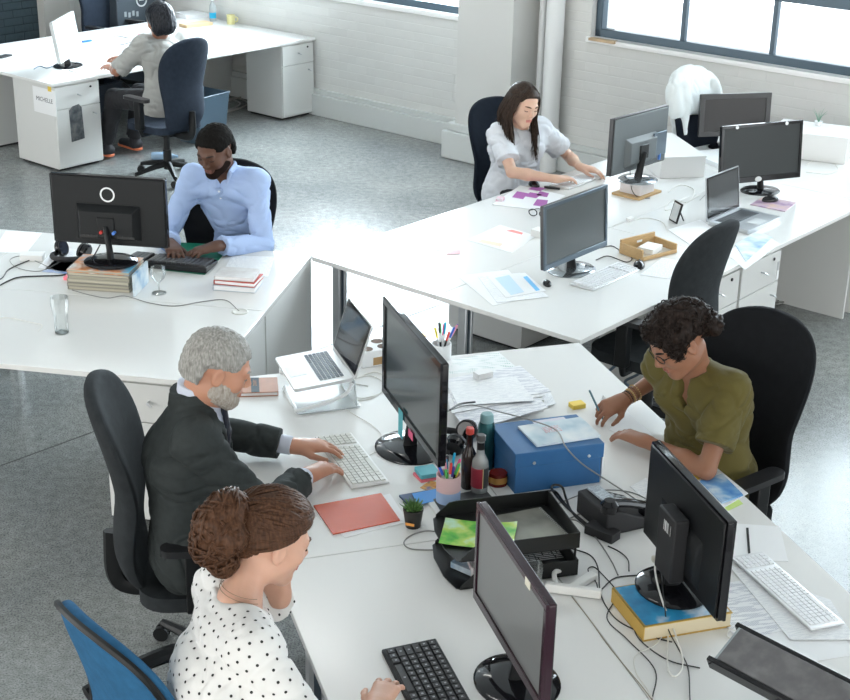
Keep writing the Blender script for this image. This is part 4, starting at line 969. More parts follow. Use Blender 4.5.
# glasses
r = thing('beer_glass', 'empty tall beer glass standing on the left desk', 'glass', D(62, 333), 0)
m = MB(); m.lathe([(.001, .004), (.026, .004), (.030, .006), (.033, .03), (.030, .06), (.034, .10), (.042, .14), (.040, .175)], 32); m.build('bowl', mat_glass('glass_tumbler', (.95, .97, .97), .25), r)
m = MB(); m.lathe([(0, .0), (.030, .0), (.031, .008), (.0, .012)], 32); m.build('foot', mat_glass('glass_thick', (.85, .9, .9), .6), r)
r = thing('wine_glass', 'small stemmed glass beside the magazine pile', 'glass', D(159, 293), 0)
m = MB(); m.lathe([(.036, 0), (.034, .003), (.006, .006), (.004, .01), (.004, .05), (.010, .058), (.032, .080), (.038, .10), (.034, .135)], 32); m.build('bowl', mat_glass('glass_tumbler', (.95, .97, .97), .25), r)
r = thing('drinking_glass', 'clear glass tumbler half hidden beside the letter tray', 'glass', D(531, 592), 0); m = MB(); m.lathe([(0, .003), (.030, .003), (.036, .10)], 28); m.build('bowl', mat_glass('glass_tumbler', (.95, .97, .97), .25), r)
# headphones
def headphones(label, c, rz, z=DZ, red=True):
    r = thing('headphones', label, 'headphones', (c[0], c[1], z), rz); pts = [(.085*math.cos(a), .10*math.sin(a)+.02, .02+.012*math.sin(a)) for a in np.linspace(-.2, PI+.2, 16)]
    m = MB(); m.tube(pts, .012, 8, flat=1.2); m.build('headband', BLACKM, r)
    for s_ in (-1, 1):
        m = MB(); m.lathe([(0, -.02), (.034, -.02), (.042, -.01), (.042, .008), (.030, .02), (0, .02)], 26, M=T(s_*.075, -.015, .043) @ Ry(PI/2+s_*.3)); e = m.build('ear_cup', BLACKG, r)
        m = MB(); m.lathe([(.030, 0), (.042, -.002), (.040, .012), (.028, .012)], 26, M=T(s_*.058, -.015, .045) @ Ry(PI/2+s_*.3)); m.build('ear_pad', BLACKM, e)
    return r
headphones('black headphones lying behind the ring logo monitor, left desk', D(72, 258), rad(160))
headphones('black headphones standing behind the big glossy monitor', D(457, 447), rad(70), z=DZ+.0)
# left desk papers
quadsheet('blank white sheet at the left picture edge, back of the left cluster', [(-8, 252), (26, 254), (42, 233), (6, 231)])
quadsheet('white sheet under the cables, left of the magazine pile', [(38, 268), (72, 273), (90, 250), (55, 248)], m=PAPERL)
quadsheet('blue and white leaflet partly under the magazine pile', [(42, 272), (78, 275), (90, 262), (56, 259)], m=mat_mottle('blue_leaflet', [(.75, .77, .8), (.10, .25, .6)], 7))
slab('sticky_note_block', 'pink and orange sticky note block beside the magazine pile', 'sticky notes', D(71, 279), .062, .05, .016, YL, mat('neon_pink', (.95, .22, .28), .6))
r = slab('usb_hub', 'small off-white plastic box among the cables, far left desk', 'adapter', D(33, 259), .12, .07, .03, YL+.2, KEYW, bevel=.006)
# --- cables of the left desk
cable('black cable running from the ring logo monitor to the left desk edge', [(100, 245, 1.0), (92, 258, .86), (78, 270), (62, 275), (40, 276), (20, 277), (8, 281), (-12, 292)], .0035)
cable('black cable with a red plug, far left on the left desk', [(33, 259), (20, 264), (8, 270), (2, 278), (-12, 284)], .003)
r = tag(slab('cable_plug', 'small red plug at the end of the black cable', 'plug', D(34, 258.5), .03, .012, .012, YL+.3, mat('red_plug', (.6, .05, .04), .4)), 'small red plug at the end of the black cable', 'plug') if False else None
cable('thin grey looping cable on the left desk', [(60, 262), (40, 271), (18, 268), (10, 260), (22, 256), (40, 263), (60, 272), (76, 268)], .0018, CABLEG)
cable('grey cable along the foot of the magazine pile', [(72, 290), (90, 295), (108, 298), (125, 296), (150, 303), (175, 306), (200, 302), (225, 300), (239, 311)], .0022, CABLEG)
cable('thin off-white cable at the left picture edge beside the beer glass', [(-10, 318), (10, 318), (30, 322), (42, 325), (38, 331)], .002, CABLEW)
# --- grey suited man's desk
def notebook():
    c = D(254, 389.5); r = thing('notebook', 'brown leather notebook with a dark band, in front of the grey suited man', 'notebook', (c[0], c[1], DZ+.0006), YF+rad(-10))
    TAN = mat('tan_leather', (.42, .19, .11), .5, bump=.2, bscale=200, vary=.08, vscale=25)
    m = MB(); m.prism(rrect(.20, .150, .006, 3), 0, .003); m.prism(rrect(.20, .150, .006, 3), .016, .020); m.box((-.0985, 0, .01), (.003, .148, .019)); m.build('cover', TAN, r, bevel=.0008)
    m = MB(); m.box((0, 0, .0095), (.19, .142, .0128)); m.build('pages', PAPER, r)
    m = MB(); m.box((.005, 0, .0204), (.034, .1505, .0012)); bnd = m.build('band', mat('navy_band', (.03, .05, .065), .6), r)
    text('DIARY', .022, T(.005, .02, .0212) @ Rz(PI/2), mat('copper_print', (.35, .16, .08), .5), bnd)
notebook()
cable('white laptop cable coiled behind the laptop stand', [(356, 378), (375, 372), (388, 380), (382, 392), (362, 398), (345, 392), (352, 380), (372, 376), (385, 386), (372, 398), (350, 400), (342, 392), (352, 384), (368, 386)], .0026, CABLEW)
cable('thin grey-white cable from the coil to the white keyboard', [(338, 404), (355, 415), (372, 425), (382, 436), (380, 448), (368, 456)], .0017, CABLEW)
slab('power_adapter', 'small white power adapter beside the brown notebook', 'adapter', D(283, 373), .03, .03, .02, YF, KEYW)
quadsheet('white sheet under the edge of the orange mouse pad', [(310, 512), (345, 538), (408, 522), (390, 494)], m=PAPER)
o = quadsheet('orange-red mouse pad on the desk of the grey suited man', [(313.5, 506.5), (333, 535), (400, 521), (381, 494)], z=DZ+.0016, m=mat('terracotta_plastic', (.60, .10, .045), .25, spec=.6, vary=.06, vscale=6), th=.004, name='mouse_pad', cat='mouse pad')
# plant
r = thing('potted_plant', 'tiny succulent in a black pot with an orange label', 'plant', D(413, 526), YF)
m = MB(); m.lathe([(.0, 0), (.026, 0), (.035, .062), (.036, .062), (.036, .070), (.030, .070), (.029, .055), (0, .055)], 26); m.build('pot', mat('black_pot', (.02, .02, .018), .4), r)
m = MB(); m.cyl(.028, .05, .060, 18); m.build('soil', mat_mottle('soil', [(.05, .03, .02), (.16, .11, .08)], 90), r)
cv = []
for i in range(34):
    a = 2.4*i; q = .35+.75*(i/34); L_ = .040+.012*random.random(); dx, dy, dz = math.cos(a)*math.sin(q), math.sin(a)*math.sin(q), math.cos(q)
    cv.append(([(dx*L_*t+.008*dx, dy*L_*t+.008*dy, .058+dz*L_*t+.004*t*t) for t in (0, .3, .6, 1)], [.0035, .0042, .003, .0005]))
V, F = tubes_mesh(cv, 5); npmesh('leaves', V, F, mat_mottle('succulent_green', [(.05, .13, .03), (.14, .27, .08)], 30), r)
m = MB(); m.box((0.0, -.0335, .030), (.032, .002, .010), M=Rz(rad(-35)) @ Rx(rad(8))); m.build('label', mat('orange_label', (.80, .35, .08), .5), r)
# sticky pads, cards, tablet, pen cup
slab('sticky_note_block', 'pink sticky note block under the teal one, beside the pen cup', 'sticky notes', D(426, 477), .075, .075, .008, YF+.15, mat('neon_pink', (.95, .16, .32), .6))
slab('sticky_note_block', 'teal sticky note block in front of the big glossy monitor', 'sticky notes', D(427, 476), .075, .075, .016, YF+.05, mat('teal_block', (.12, .48, .55), .6), z=DZ+.0095)
quadsheet('small colourful card beside the sticky notes', [(420, 488), (432, 493), (441, 484), (430, 481)], m=mat_mottle('colour_card', [(.5, .12, .05), (.7, .4, .1), (.1, .12, .3)], 25), th=.002, name='card', cat='card')
quadsheet('dark blue notebook behind the small plant', [(399, 497), (408, 506), (436, 500), (428, 492)], m=mat('navy_book', (.03, .06, .14), .5), th=.008, name='notebook', cat='notebook')
quadsheet('bright blue leaflet left of the pen cup', [(412, 494), (418, 505), (442, 500), (436, 489)], z=DZ+.0095, m=mat('bright_blue_paper', (.03, .25, .65), .5), th=.001)
c = [(427, 502), (440, 522), (505, 508), (488, 489)]
quadsheet('white framed drawing tablet under the pen cup', c, m=mat('tablet_white', (.72, .72, .70), .35), th=.010, name='drawing_tablet', cat='tablet')
tb = bpy.data.objects['drawing_tablet']
P4 = [tb.matrix_basis.inverted() @ (D(*q)+Vector((0, 0, .0))) for q in ((433, 502), (444, 519), (498, 506.5), (484, 491))]
m = MB(); m.prism([(p.x, p.y) for p in P4][::1], .0098, .0112); m.build('drawing_surface', mat('charcoal_surface', (.06, .065, .068), .5), tb)
def pencup(label, c, rz, n, z=DZ, R_=.044, Hh=.105, hidden=False, seed=1):
    r = thing('pen_holder', label, 'pen holder', (c[0], c[1], z), rz)
    m = MB(); m.lathe([(R_, .0), (R_, Hh*.42)], 30); m.lathe([(0, 0), (R_, 0)], 30); m.build('blue_half', mat('periwinkle', (.34, .47, .70), .5), r) if not hidden else None
    m = MB(); m.lathe([(R_, Hh*.42 if not hidden else 0), (R_, Hh), (R_-.003, Hh), (R_-.003, .004), (0, .004)], 30); m.build('cup', mat('pale_pink', (.72, .50, .50), .5) if not hidden else PAPER, r)
    rr = random.Random(seed); cols = [(.03, .12, .6), (.0, .42, .7), (.8, .10, .28), (.9, .75, .08), (.04, .04, .05), (.10, .5, .12), (.75, .07, .06), (.85, .85, .84), (.9, .35, .45), (.05, .05, .3)]
    for i in range(n):
        a = rr.uniform(0, 2*PI); q = rr.uniform(.2, .8)*R_; x0, y0 = -math.cos(a)*q*.5, -math.sin(a)*q*.5; x1, y1 = math.cos(a)*R_*.82, math.sin(a)*R_*.82; t = .19/Hh*rr.uniform(.72, .92)*(1.0 if not hidden else 1.1)
        m = MB(); P0 = Vector((x0, y0, .006)); P1 = Vector((x0+(x1-x0)*t*.8, y0+(y1-y0)*t*.8, Hh*t)); col = cols[(i*7+seed) % len(cols)]
        m.tube([P0, P0.lerp(P1, .72)], .0042, 8, 0); m.tube([P0.lerp(P1, .70), P0.lerp(P1, .97), P1], [.0052, .0052, .003], 8, 1)
        nm = 'pen_colour_%d' % ((i*7+seed) % len(cols)); o = m.build('pen', [PAPER if i % 3 else BLACK, mat(nm, col, .4)], loc=r.location, rz=rz)
        tag(o, 'coloured pen standing in the '+('pink and blue' if not hidden else 'holder behind the big monitor')+(' pen holder' if not hidden else ''), 'pen', 'pens in the pink and blue holder' if not hidden else 'pens behind the big monitor')
pencup('pink and blue cylindrical pen holder full of pens', D(448, 500, DZ+.012), YF, 13, z=DZ+.0125)
pencup('pen holder half hidden behind the big glossy monitor', D(441, 362), YF, 10, hidden=True, seed=4, Hh=.09)
# star on a stick
c = D(425, 361); r = thing('star_ornament', 'small gold star on a thin stick behind the big monitor', 'ornament', c, rad(0))
m = MB(); m.tube([(0, 0, 0), (-.01, 0, .095)], .0012, 6); m.lathe([(.02, 0), (.02, .004), (0, .004)], 14); m.build('stick', CABLEG, r)
m = MB(); st = [((.022 if i % 2 == 0 else .010)*math.sin(PI*i/5), (.022 if i % 2 == 0 else .010)*math.cos(PI*i/5)) for i in range(10)]; m.prism(st[::-1], -.003, .003, M=T(-.012, 0, .115) @ Rx(PI/2)); m.build('star', mat('gold_star', (.65, .38, .08), .35, .6), r)
# cup carrier behind the laptop
c = D(372, 361); r = thing('cup_carrier', 'white carrier with round brown holes behind the open laptop', 'tray', c, YF+rad(10))
m = MB(); Wd, Dp, Ht = .16, .13, .075; m.box((0, 0, Ht/2), (Wd, Dp, Ht)); m.build('box', PAPER, r, bevel=.006)
for x, y in ((-.04, .035), (.04, .035), (-.04, -.03), (.04, -.03)):
    m = MB(); m.lathe([(0, Ht+.0012), (.026, Ht+.0012), (.027, Ht+.0002)], 24, M=T(x, y, 0)); m.build('cup_hole', mat('brown_hole', (.10, .05, .025), .7), r)
m = MB(); m.box((0.02, -Dp/2-.0012, Ht*.35), (.09, .002, .035)); m.build('brown_side_mark', mat('kraft', (.45, .28, .13), .7), r)
# bottles
def bottle(label, c, col, cap, lab=None, rr=.029, h=.235, z=DZ, gl=True, capr=.014):
    r = thing('bottle', label, 'bottle', (c[0], c[1], z), YF); k = rr
    prof = [(0, .002), (k*.9, 0), (k, .006), (k, h*.50), (k*.92, h*.57), (k*.5, h*.68), (k*.44, h*.78), (k*.44, h*.93)]
    m = MB(); m.lathe(prof, 28); m.build('glass', col, r)
    m = MB(); m.lathe([(k*.46, h*.90), (k*.55, h*.91), (k*.55, h*.985), (k*.45, h), (0, h)], 20); m.build('cap', cap, r)
    if lab:
        m = MB(); m.lathe([(k+.0006, h*.14), (k+.0008, h*.47)], 28); lo = m.build('label', lab, r)
        m = MB(); m.lathe([(k*.46, h*.76), (k*.47, h*.88)], 20); m.build('neck_label', BLACK, r)
    return r
bottle('dark glass bottle with a red and white cap behind the pen holder', D(468, 487), mat('dark_bottle', (.02, .012, .01), .08), mat('red_cap', (.62, .08, .06), .35), rr=.028, h=.24)
lb = mat('bottle_label', (.28, .02, .04), .5)
N_, L_ = nt(lb); tc_ = N_.new('ShaderNodeTexCoord'); sp = N_.new('ShaderNodeSeparateXYZ'); L_.new(tc_.outputs['Object'], sp.inputs[0]); rp = ramp(N_, [(.0, (.30, .02, .04)), (.499, (.30, .02, .04)), (.50, (.6, .5, .25)), (.53, (.6, .5, .25)), (.531, (.03, .03, .03))]); rp.color_ramp.interpolation = 'CONSTANT'
ma = N_.new('ShaderNodeMath'); ma.operation = 'MULTIPLY_ADD'; ma.inputs[1].default_value = 12; ma.inputs[2].default_value = .5; L_.new(sp.outputs['X'], ma.inputs[0]); L_.new(ma.outputs[0], rp.inputs[0]); L_.new(rp.outputs[0], N_['Principled BSDF'].inputs['Base Color'])
bottle('clear glass bottle with a maroon and black label beside the pen holder', D(479, 493), mat('clear_bottle', (.55, .58, .58), .05, trans=.6), mat('black_white_cap', (.08, .08, .08), .3), lab=lb, rr=.031, h=.235)
r = thing('thermos_flask', 'tall teal metal flask beside the blue storage box', 'flask', D(485, 467), 0)
m = MB(); m.lathe([(0, 0), (.031, 0), (.032, .004), (.032, .175), (.026, .19)], 28); m.build('body', mat('teal_metal', (.02, .09, .10), .3, .6), r)
m = MB(); m.lathe([(.026, .19), (.025, .215), (.02, .222), (0, .222)], 28); m.build('lid', mat('pale_teal', (.20, .36, .38), .35), r)
r = thing('tin', 'small dark red tin with a gold label between bottle and blue box', 'tin', D(498, 484), YF)
m = MB(); hp = [(.038*math.cos(a)*(1-.12*abs(math.sin(3*a))), .030*math.sin(a)) for a in np.linspace(0, 2*PI, 25)[:-1]]; m.prism(hp, 0, .050); m.build('body', mat('dark_red_glaze', (.16, .015, .01), .15), r, bevel=.004)
m = MB(); m.prism([(x*1.012, y*1.012) for x, y in hp], .012, .036); m.build('label', mat('amber_label', (.50, .25, .06), .4), r)
# letter tray (two tiers)
c = D(505, 560); r = thing('letter_tray', 'black two-tier letter tray holding a green brochure and papers', 'letter tray', (c[0], c[1], DZ), YF+rad(-2))
TW, TD, = .40, .30
def tier(z, nm):
    m = MB(); m.box((0, 0, z+.0015), (TW, TD, .003)); m.box((TW/2-.0015, 0, z+.028), (.003, TD, .056))
    for s_ in (-1, 1):
        m.prism([(-TW/2, z), (TW/2, z), (TW/2, z+.056), (-TW/2+.07, z+.056), (-TW/2+.045, z+.052), (-TW/2, z+.012)], -.0015, .0015, M=T(0, s_*(TD/2-.0015), 0) @ Rx(PI/2))
    m.prism([(-TW/2, TD/2), (-TW/2-.012, TD/2-.01), (-TW/2-.03, TD/2-.09), (-TW/2-.03, -TD/2+.09), (-TW/2-.012, -TD/2+.01), (-TW/2, -TD/2)], z, z+.003)
    return m.build(nm, mat('tray_black', (.012, .013, .013), .3), r)
tier(.004, 'tray'); tier(.105, 'tray')
for x, y in ((TW/2-.01, TD/2-.01), (TW/2-.01, -TD/2+.01), (-TW/2+.05, TD/2-.004), (-TW/2+.05, -TD/2+.004)):
    m = MB(); m.tube([(x, y, .0), (x, y, .11)], .004, 6); m.build('riser', BLACK, r)
def onT(x, y, z): q = r.location+Rz(r.rotation_euler.z) @ Vector((x, y, z)); return q
p = onT(-.10, -.01, .109); o = sheet('bright green glossy brochure sticking out of the upper tray', p, .24, .17, r.rotation_euler.z+rad(-24), mat_mottle('green_brochure', [(.02, .25, .04), (.12, .45, .05), (.45, .62, .12), (.5, .75, .6)], 9, .2), z=DZ+.112, curl=.012, name='brochure', cat='brochure')
p = onT(.065, .0, .11); o = sheet('grey-green spiral notebook lying in the upper tray', p, .22, .21, r.rotation_euler.z+rad(8), mat_mottle('olive_grey_print', [(.10, .10, .085), (.22, .22, .19), (.30, .31, .26)], 5, .3), z=DZ+.110, th=.006, name='notebook', cat='notebook')
m = MB(); 
for i in range(20): m.tube([(.106+.004*math.cos(a), -.095+i*.010, .006+.004*math.sin(a)) for a in np.linspace(0, 2*PI, 9)], .0007, 4)
m.build('spiral', SILVER, o)
p = onT(-.15, -.04, 0); slab('phone', 'smartphone-like pale blue box in the lower tray', 'box', p, .09, .05, .02, r.rotation_euler.z+rad(-55), mat_mottle('blue_glass', [(.15, .25, .35), (.55, .62, .68)], 20, .15), z=DZ+.010)
p = onT(-.08, -.06, 0); slab('paper_bundle', 'rolled bundle of printed papers in the lower tray', 'paper', p, .13, .10, .035, r.rotation_euler.z+rad(-5), mat_print('bundle_print', (.70, .68, .68), (.3, .15, .2), rows=500), z=DZ+.010, rr=.02)
p = onT(.10, .05, 0); sheet('white printed sheet lying in the lower tray', p, .18, .20, r.rotation_euler.z, mat_print('grid_print', (.05, .05, .05), (.7, .7, .7), rows=180, cols=20, dens=.6), z=DZ+.009)
# label on tray edges
# blue storage box
P1, P2, P3, P0 = D(517, 454, .895), D(607.5, 442.5, .895), D(573, 413, .895), D(489.5, 425, .895)
c = (P0+P1+P2+P3)/4; aa = math.atan2((P2-P1).y, (P2-P1).x); w_ = ((P2-P1).length+(P3-P0).length)/2; d_ = ((P1-P0).length+(P2-P3).length)/2
r = thing('storage_box', 'blue cardboard storage box beside the letter tray', 'box', (c[0], c[1], DZ), aa); BXZ = .165; BXA = aa; BXC = c.copy()
BLUE = mat('blue_cardboard', (.028, .125, .30), .45, bump=.1, bscale=40, vary=.06)
m = MB(); m.box((0, 0, .055), (w_-.012, d_-.012, .11)); m.build('body', BLUE, r, bevel=.003)
m = MB(); m.box((0, 0, .105+.03), (w_, d_, .058)); m.build('lid', BLUE, r, bevel=.003)
m = MB(); m.box((w_/2+.004, 0, .08), (.006, d_*.9, .15)); m.build('white_side_flap', PAPER, r)
for x, z in ((w_/2-.06, .12), (-.1, .12)):
    m = MB(); m.lathe([(.006, 0), (.006, .003), (0, .004)], 12, M=T(x, -d_/2, z) @ Rx(PI/2)); m.build('rivet', SILVER, r)
def onB(x, y): return BXC+Rz(BXA) @ Vector((x, y, 0))
p = onB(.045, -.008); o = slab('magazine', 'pale blue winter magazine lying on the blue storage box', 'magazine', p, .26, .17, .008, BXA+rad(3), mat_mottle('winter_cover', [(.40, .55, .65), (.62, .72, .78), (.80, .84, .86)], 8, .2), z=DZ+BXZ, bevel=.001)
m = MB(); m.box((-.02, .02, .0086), (.07, .05, .001)); m.build('printed_panel', mat_print('panel_print', (.55, .60, .65), (.5, .12, .12), rows=300), o)
quad_p = onB(.05, .085); slab('card', 'pale grey card at the back edge of the blue storage box lid', 'card', quad_p, .13, .05, .002, BXA+rad(2), mat('lilac_card', (.60, .60, .68), .5), z=DZ+BXZ)
# white tray with paper stack
pa = [(447, 420), (462, 428), (498, 421), (552, 404), (535, 380), (500, 352), (446, 360)]
c = D(497, 392); r = slab('document_box', 'low white box under the pile of drawings behind the big monitor', 'box', D(494, 398), .32, .34, .05, YF+rad(-2), mat('white_board', (.72, .73, .72), .5))
zz = DZ+.052
for i, (q, s_, lab) in enumerate((([(452, 412), (468, 432), (548, 408), (520, 378)], 0, 'lowest sheet of the pile of drawings on the white box'), ([(446, 395), (452, 414), (545, 396), (524, 372)], 1, 'second sheet of the pile of drawings on the white box'), ([(444, 380), (456, 408), (551, 392), (520, 366)], 2, 'printed sheet near the top of the pile of drawings'), ([(446, 383), (458, 406), (535, 401), (515, 377)], 3, 'uppermost printed sheet of the pile of drawings'))):
    quadsheet(lab, q, z=zz+.003*i, m=PAPERL if i % 2 else mat_print('drawing_print', (.80, .81, .83), (.40, .42, .50), rows=380, dens=.5, cols=12), th=.0025)
quadsheet('large drawing sheet with a green print strip at the far end of the pile', [(444, 362), (447, 384), (532, 381), (498, 352)], z=zz-.03, m=mat_print('green_drawing', (.80, .82, .82), (.25, .42, .38), rows=200, dens=.42, cols=14), th=.002)
quadsheet('large white sheet hanging over from the pile toward the blue box', [(452, 414), (500, 420), (556, 404), (548, 388)], z=zz-.045, m=PAPERL, th=.002)
slab('adapter_box', 'small white box lying on the drawings', 'adapter', D(483, 375, .80), .075, .045, .03, YF+rad(15), KEYW, z=zz+.004)
# small yellow block
slab('sticky_note_block', 'yellow sticky note block between storage box and writing woman', 'sticky notes', D(577, 407), .06, .045, .018, YF+.1, mat('yellow_note', (.85, .62, .10), .6))
quadsheet('white sheet under the writing hands of the woman in olive', [(609, 430), (640, 441), (653, 436), (627, 411)], m=PAPER)
o = sheet('curled slip of paper held by the writing woman', D(607, 412), .07, .10, YF+rad(30), PAPERL, curl=.03, z=DZ+.003)
# phone
c = D(615, 519); r = thing('desk_telephone', 'black desk telephone with a pale display behind the letter tray', 'telephone', (c[0], c[1], DZ+.001), YF+PI/2+rad(8))
m = MB(); m.add([(x, y, z) for x in (-.10, .10) for y, z in ((-.10, 0), (.10, 0), (.10, .085), (.05, .088), (-.10, .025))], [(0, 1, 2, 3, 4), (9, 8, 7, 6, 5), (0, 5, 6, 1), (1, 6, 7, 2), (2, 7, 8, 3), (3, 8, 9, 4), (4, 9, 5, 0)]); m.build('body', BLACKM, r, bevel=.006)
m = MB(); m.box((.035, .045, .094), (.10, .05, .008), M=T(0, 0, 0)); m.build('display', mat_print('phone_display', (.50, .56, .60), (.1, .12, .2), rows=500), r, bevel=.002)
m = MB()
for i in range(4):
    for j in range(3): m.box((.0+j*.028, -.07+i*.026, .040+i*.0105), (.018, .014, .008))
m.build('dial_keys', mat('grey_keys', (.30, .32, .33), .5), r)
m = MB(); m.tube(smoothpath([(-.07, -.10, .045), (-.07, -.075, .070), (-.07, 0, .098), (-.07, .06, .11), (-.07, .085, .10)], 5), .020, 10, flat=.8); m.lathe([(0, .03), (.032, .03), (.034, .055), (.02, .07), (0, .07)], 20, M=T(-.07, -.085, .01)); m.lathe([(0, .07), (.03, .07), (.032, .10), (.02, .115), (0, .115)], 20, M=T(-.07, .075, .01)); m.build('handset', BLACKG, r)
slab('folded_cloth', 'crumpled white tissue lying on the telephone', 'tissue', D(630, 517, .80), .07, .045, .012, YF+rad(-30), mat('tissue_white', (.68, .74, .80), .6), z=DZ+.062, rr=.015) if False else None
# power brick and black cables
slab('power_adapter', 'black power brick between letter tray and telephone', 'adapter', D(602, 536), .055, .115, .032, YF+rad(32), BLACKM, bevel=.008)
cable('thick black cable loop behind the letter tray', [(588, 525), (572, 512), (560, 500), (552, 489), (554, 485, .80), (562, 487, .80), (566, 498), (572, 512), (590, 530)], .0045)
cable('second black cable bundled beside the letter tray', [(600, 530), (580, 520), (566, 505), (556, 492), (549, 492, .78), (552, 505), (570, 520)], .004)
cable('black cable from the power brick to the book, curling over the desk', [(608, 546), (620, 552), (628, 560), (629, 571)], .0022)
cable('long black cable looping past the bracket toward the lower edge', [(570, 548), (590, 555), (598, 568), (600, 590), (606, 606), (620, 622), (650, 636), (672, 642)], .0022)
cable('black cable with small loops left of the thick book', [(640, 575), (615, 578), (600, 590), (596, 582), (588, 570), (594, 567), (604, 576), (618, 592), (626, 606), (632, 622), (640, 640), (668, 660), (700, 668)], .002)
cable('black cable running down to the lower picture edge', [(619, 595), (607, 618), (628, 640), (655, 670), (652, 700)], .002)
cable('second black cable to the lower picture edge', [(660, 560, .80), (664, 600, .81), (668, 628, .76), (678, 648), (688, 668), (690, 700)], .002)
cable('white cable hanging from the black backed monitor', [(659, 553, .86), (655, 570, .82), (662, 600, .80), (672, 625, .76), (683, 660), (676, 676), (668, 668), (668, 640), (668, 626)], .003, CABLEW)
cable('white cable bending over the desk below the thick book', [(668, 628), (655, 645), (636, 655), (636, 672), (648, 690), (656, 705)], .0022, CABLEW)
cable('long grey cable draped from the big monitor over the storage box', [(445, 412, .86), (470, 405, .80), (500, 412, .90), (530, 420, .915), (556, 430, .915), (566, 447, .915), (580, 462, .84), (600, 476, .76), (625, 492), (640, 503), (650, 515)], .0028, CABLEG)
cable('grey cable crossing the desk between storage box and telephone', [(555, 505), (580, 495), (605, 490), (630, 492), (648, 500), (660, 510)], .0022, CABLEG)
cable('grey telephone cord running under the telephone', [(566, 520), (585, 512), (610, 506), (640, 506), (652, 498)], .0025, CABLEG)
cable('grey cable from the power brick down to the thick book', [(560, 522), (575, 520), (588, 530), (600, 543), (612, 562), (618, 575)], .0025, CABLEG)
cable('cable loop behind the small plant on the front desk', [(440, 532), (425, 531), (410, 536), (404, 543), (412, 549), (440, 550)], .0025, CABLEG)
cable('black video cable with plug at the top of the drawings', [(450, 410, .86), (460, 404, .84), (475, 402, .82)], .004)
# bracket
r = thing('bracket', 'white plastic T-shaped bracket in front of the letter tray', 'bracket', D(574, 590), YF+rad(-30))
m = MB(); m.box((0, -.03, .018), (.18, .022, .03)); m.box((.0, .04, .012), (.03, .13, .02), M=Rz(rad(-30))); m.tube(smoothpath([(-.06, -.01, .02), (-.07, .04, .03), (-.05, .08, .02)], 4), .009, 8); m.build('arm', mat('white_plastic', (.80, .80, .78), .35), r, bevel=.004)
cable('thin wire lying along the desk seam from the bracket', [(572, 597), (590, 620), (610, 648), (640, 684), (655, 704)], .0014, mat('brass_wire', (.28, .25, .18), .5))
# right of the front cluster
quadsheet('printed papers left of the black backed monitor', [(630, 487), (652, 505), (668, 498), (646, 478)], m=PAPERL)
quadsheet('printed sheets under the blue magazine', [(690, 480), (718, 512), (748, 494), (716, 468)], m=PAPERL, th=.003)
quadsheet('yellow sticky note between the papers by the desk edge', [(690, 477), (694, 482), (706, 476), (702, 471)], z=DZ+.004, m=mat('yellow_note', (.85, .62, .10), .6))
o = quadsheet('blue snowflake magazine at the right desk edge', [(700, 482), (722, 504), (743, 496), (722, 475)], z=DZ+.004, m=mat_mottle('snow_magazine', [(.06, .22, .60), (.20, .42, .72), (.65, .78, .88)], 11, .25), th=.006, name='magazine', cat='magazine')
quadsheet('lime green sticky note beside the blue magazine', [(721, 505), (728, 511), (743, 504), (738, 499)], m=mat('lime_note', (.62, .80, .25), .6))
quadsheet('white folded leaflet with a black line, between two stacks', [(734, 524), (728, 560), (788, 562), (780, 527)], m=PAPER, th=.002)
quadsheet('black ruler line on the white leaflet', [(746, 528), (748, 555), (750.5, 555), (748.5, 528)], z=DZ+.0026, m=BLACK, th=.0008, name='pen', cat='pen')
for i, (q, lab) in enumerate((([(700, 600), (770, 668), (858, 655), (800, 585)], 'large white sheet lowest of the pile under the aluminium keyboard'), ([(694, 590), (738, 640), (815, 625), (770, 575)], 'crumpled drawing sheet under the aluminium keyboard'), ([(728, 565), (790, 640), (856, 640), (830, 600)], 'white sheet directly under the aluminium keyboard'))):
    quadsheet(lab, q, z=DZ+.0016*i, m=[PAPER, mat_print('drawing_print', (.80, .81, .83), (.40, .42, .50), rows=380, dens=.5, cols=12), PAPERL][i])
bpy.data.objects[[o.name for o in bpy.data.objects if o.name.startswith('keyboard')][1]].location.z = DZ+.0065
cable('white cable loop beside the thick book', [(735, 640), (727, 636), (730, 630), (738, 632)], .0022, CABLEW)
# ================================================================ right cluster, far cluster
quadsheet('large plain sheet under the charts, right cluster front', [(457, 276), (493, 306), (533, 297), (508, 270)], m=PAPER)
quadsheet('second sheet under the blue chart', [(478, 277), (497, 303), (549, 297), (520, 273)], z=DZ+.0018, m=PAPERL)
o = quadsheet('printed chart with blue columns nearest the middle monitor', [(487, 277), (506, 298), (546, 291), (525, 273)], z=DZ+.0036, m=PAPER)
def onsheet(o, px, m, name, z): 
    X = o.matrix_basis.inverted(); mb = MB(); P = [X @ D(x, y, DZ) for x, y in px]; poly = [(p.x, p.y) for p in P]
    ar = sum(poly[i][0]*poly[(i+1) % 4][1]-poly[(i+1) % 4][0]*poly[i][1] for i in range(4)); poly = poly if ar > 0 else poly[::-1]
    mb.prism(poly, .0012, .0016); return mb.build(name, m, o, smooth=False)
onsheet(o, [(495, 279), (511, 296), (524, 293), (509, 276)], mat('pale_blue_print', (.55, .72, .85), .6), 'pale_blue_columns', 0)
onsheet(o, [(523, 278), (536, 292), (540, 291), (527, 277)], mat('sky_blue_print', (.15, .50, .85), .6), 'blue_column', 0)
o = quadsheet('sheet with a red curve between the charts and the purple cards', [(467, 240), (512, 253), (536, 236), (500, 225)], m=PAPER)
onsheet(o, [(506, 231), (522, 235), (523, 233), (512, 230)], mat('red_print', (.85, .25, .22), .6), 'red_curve', 0)
onsheet(o, [(478, 242), (500, 247), (503, 244), (482, 240)], mat('orange_print', (.85, .66, .5), .6), 'orange_curve', 0)
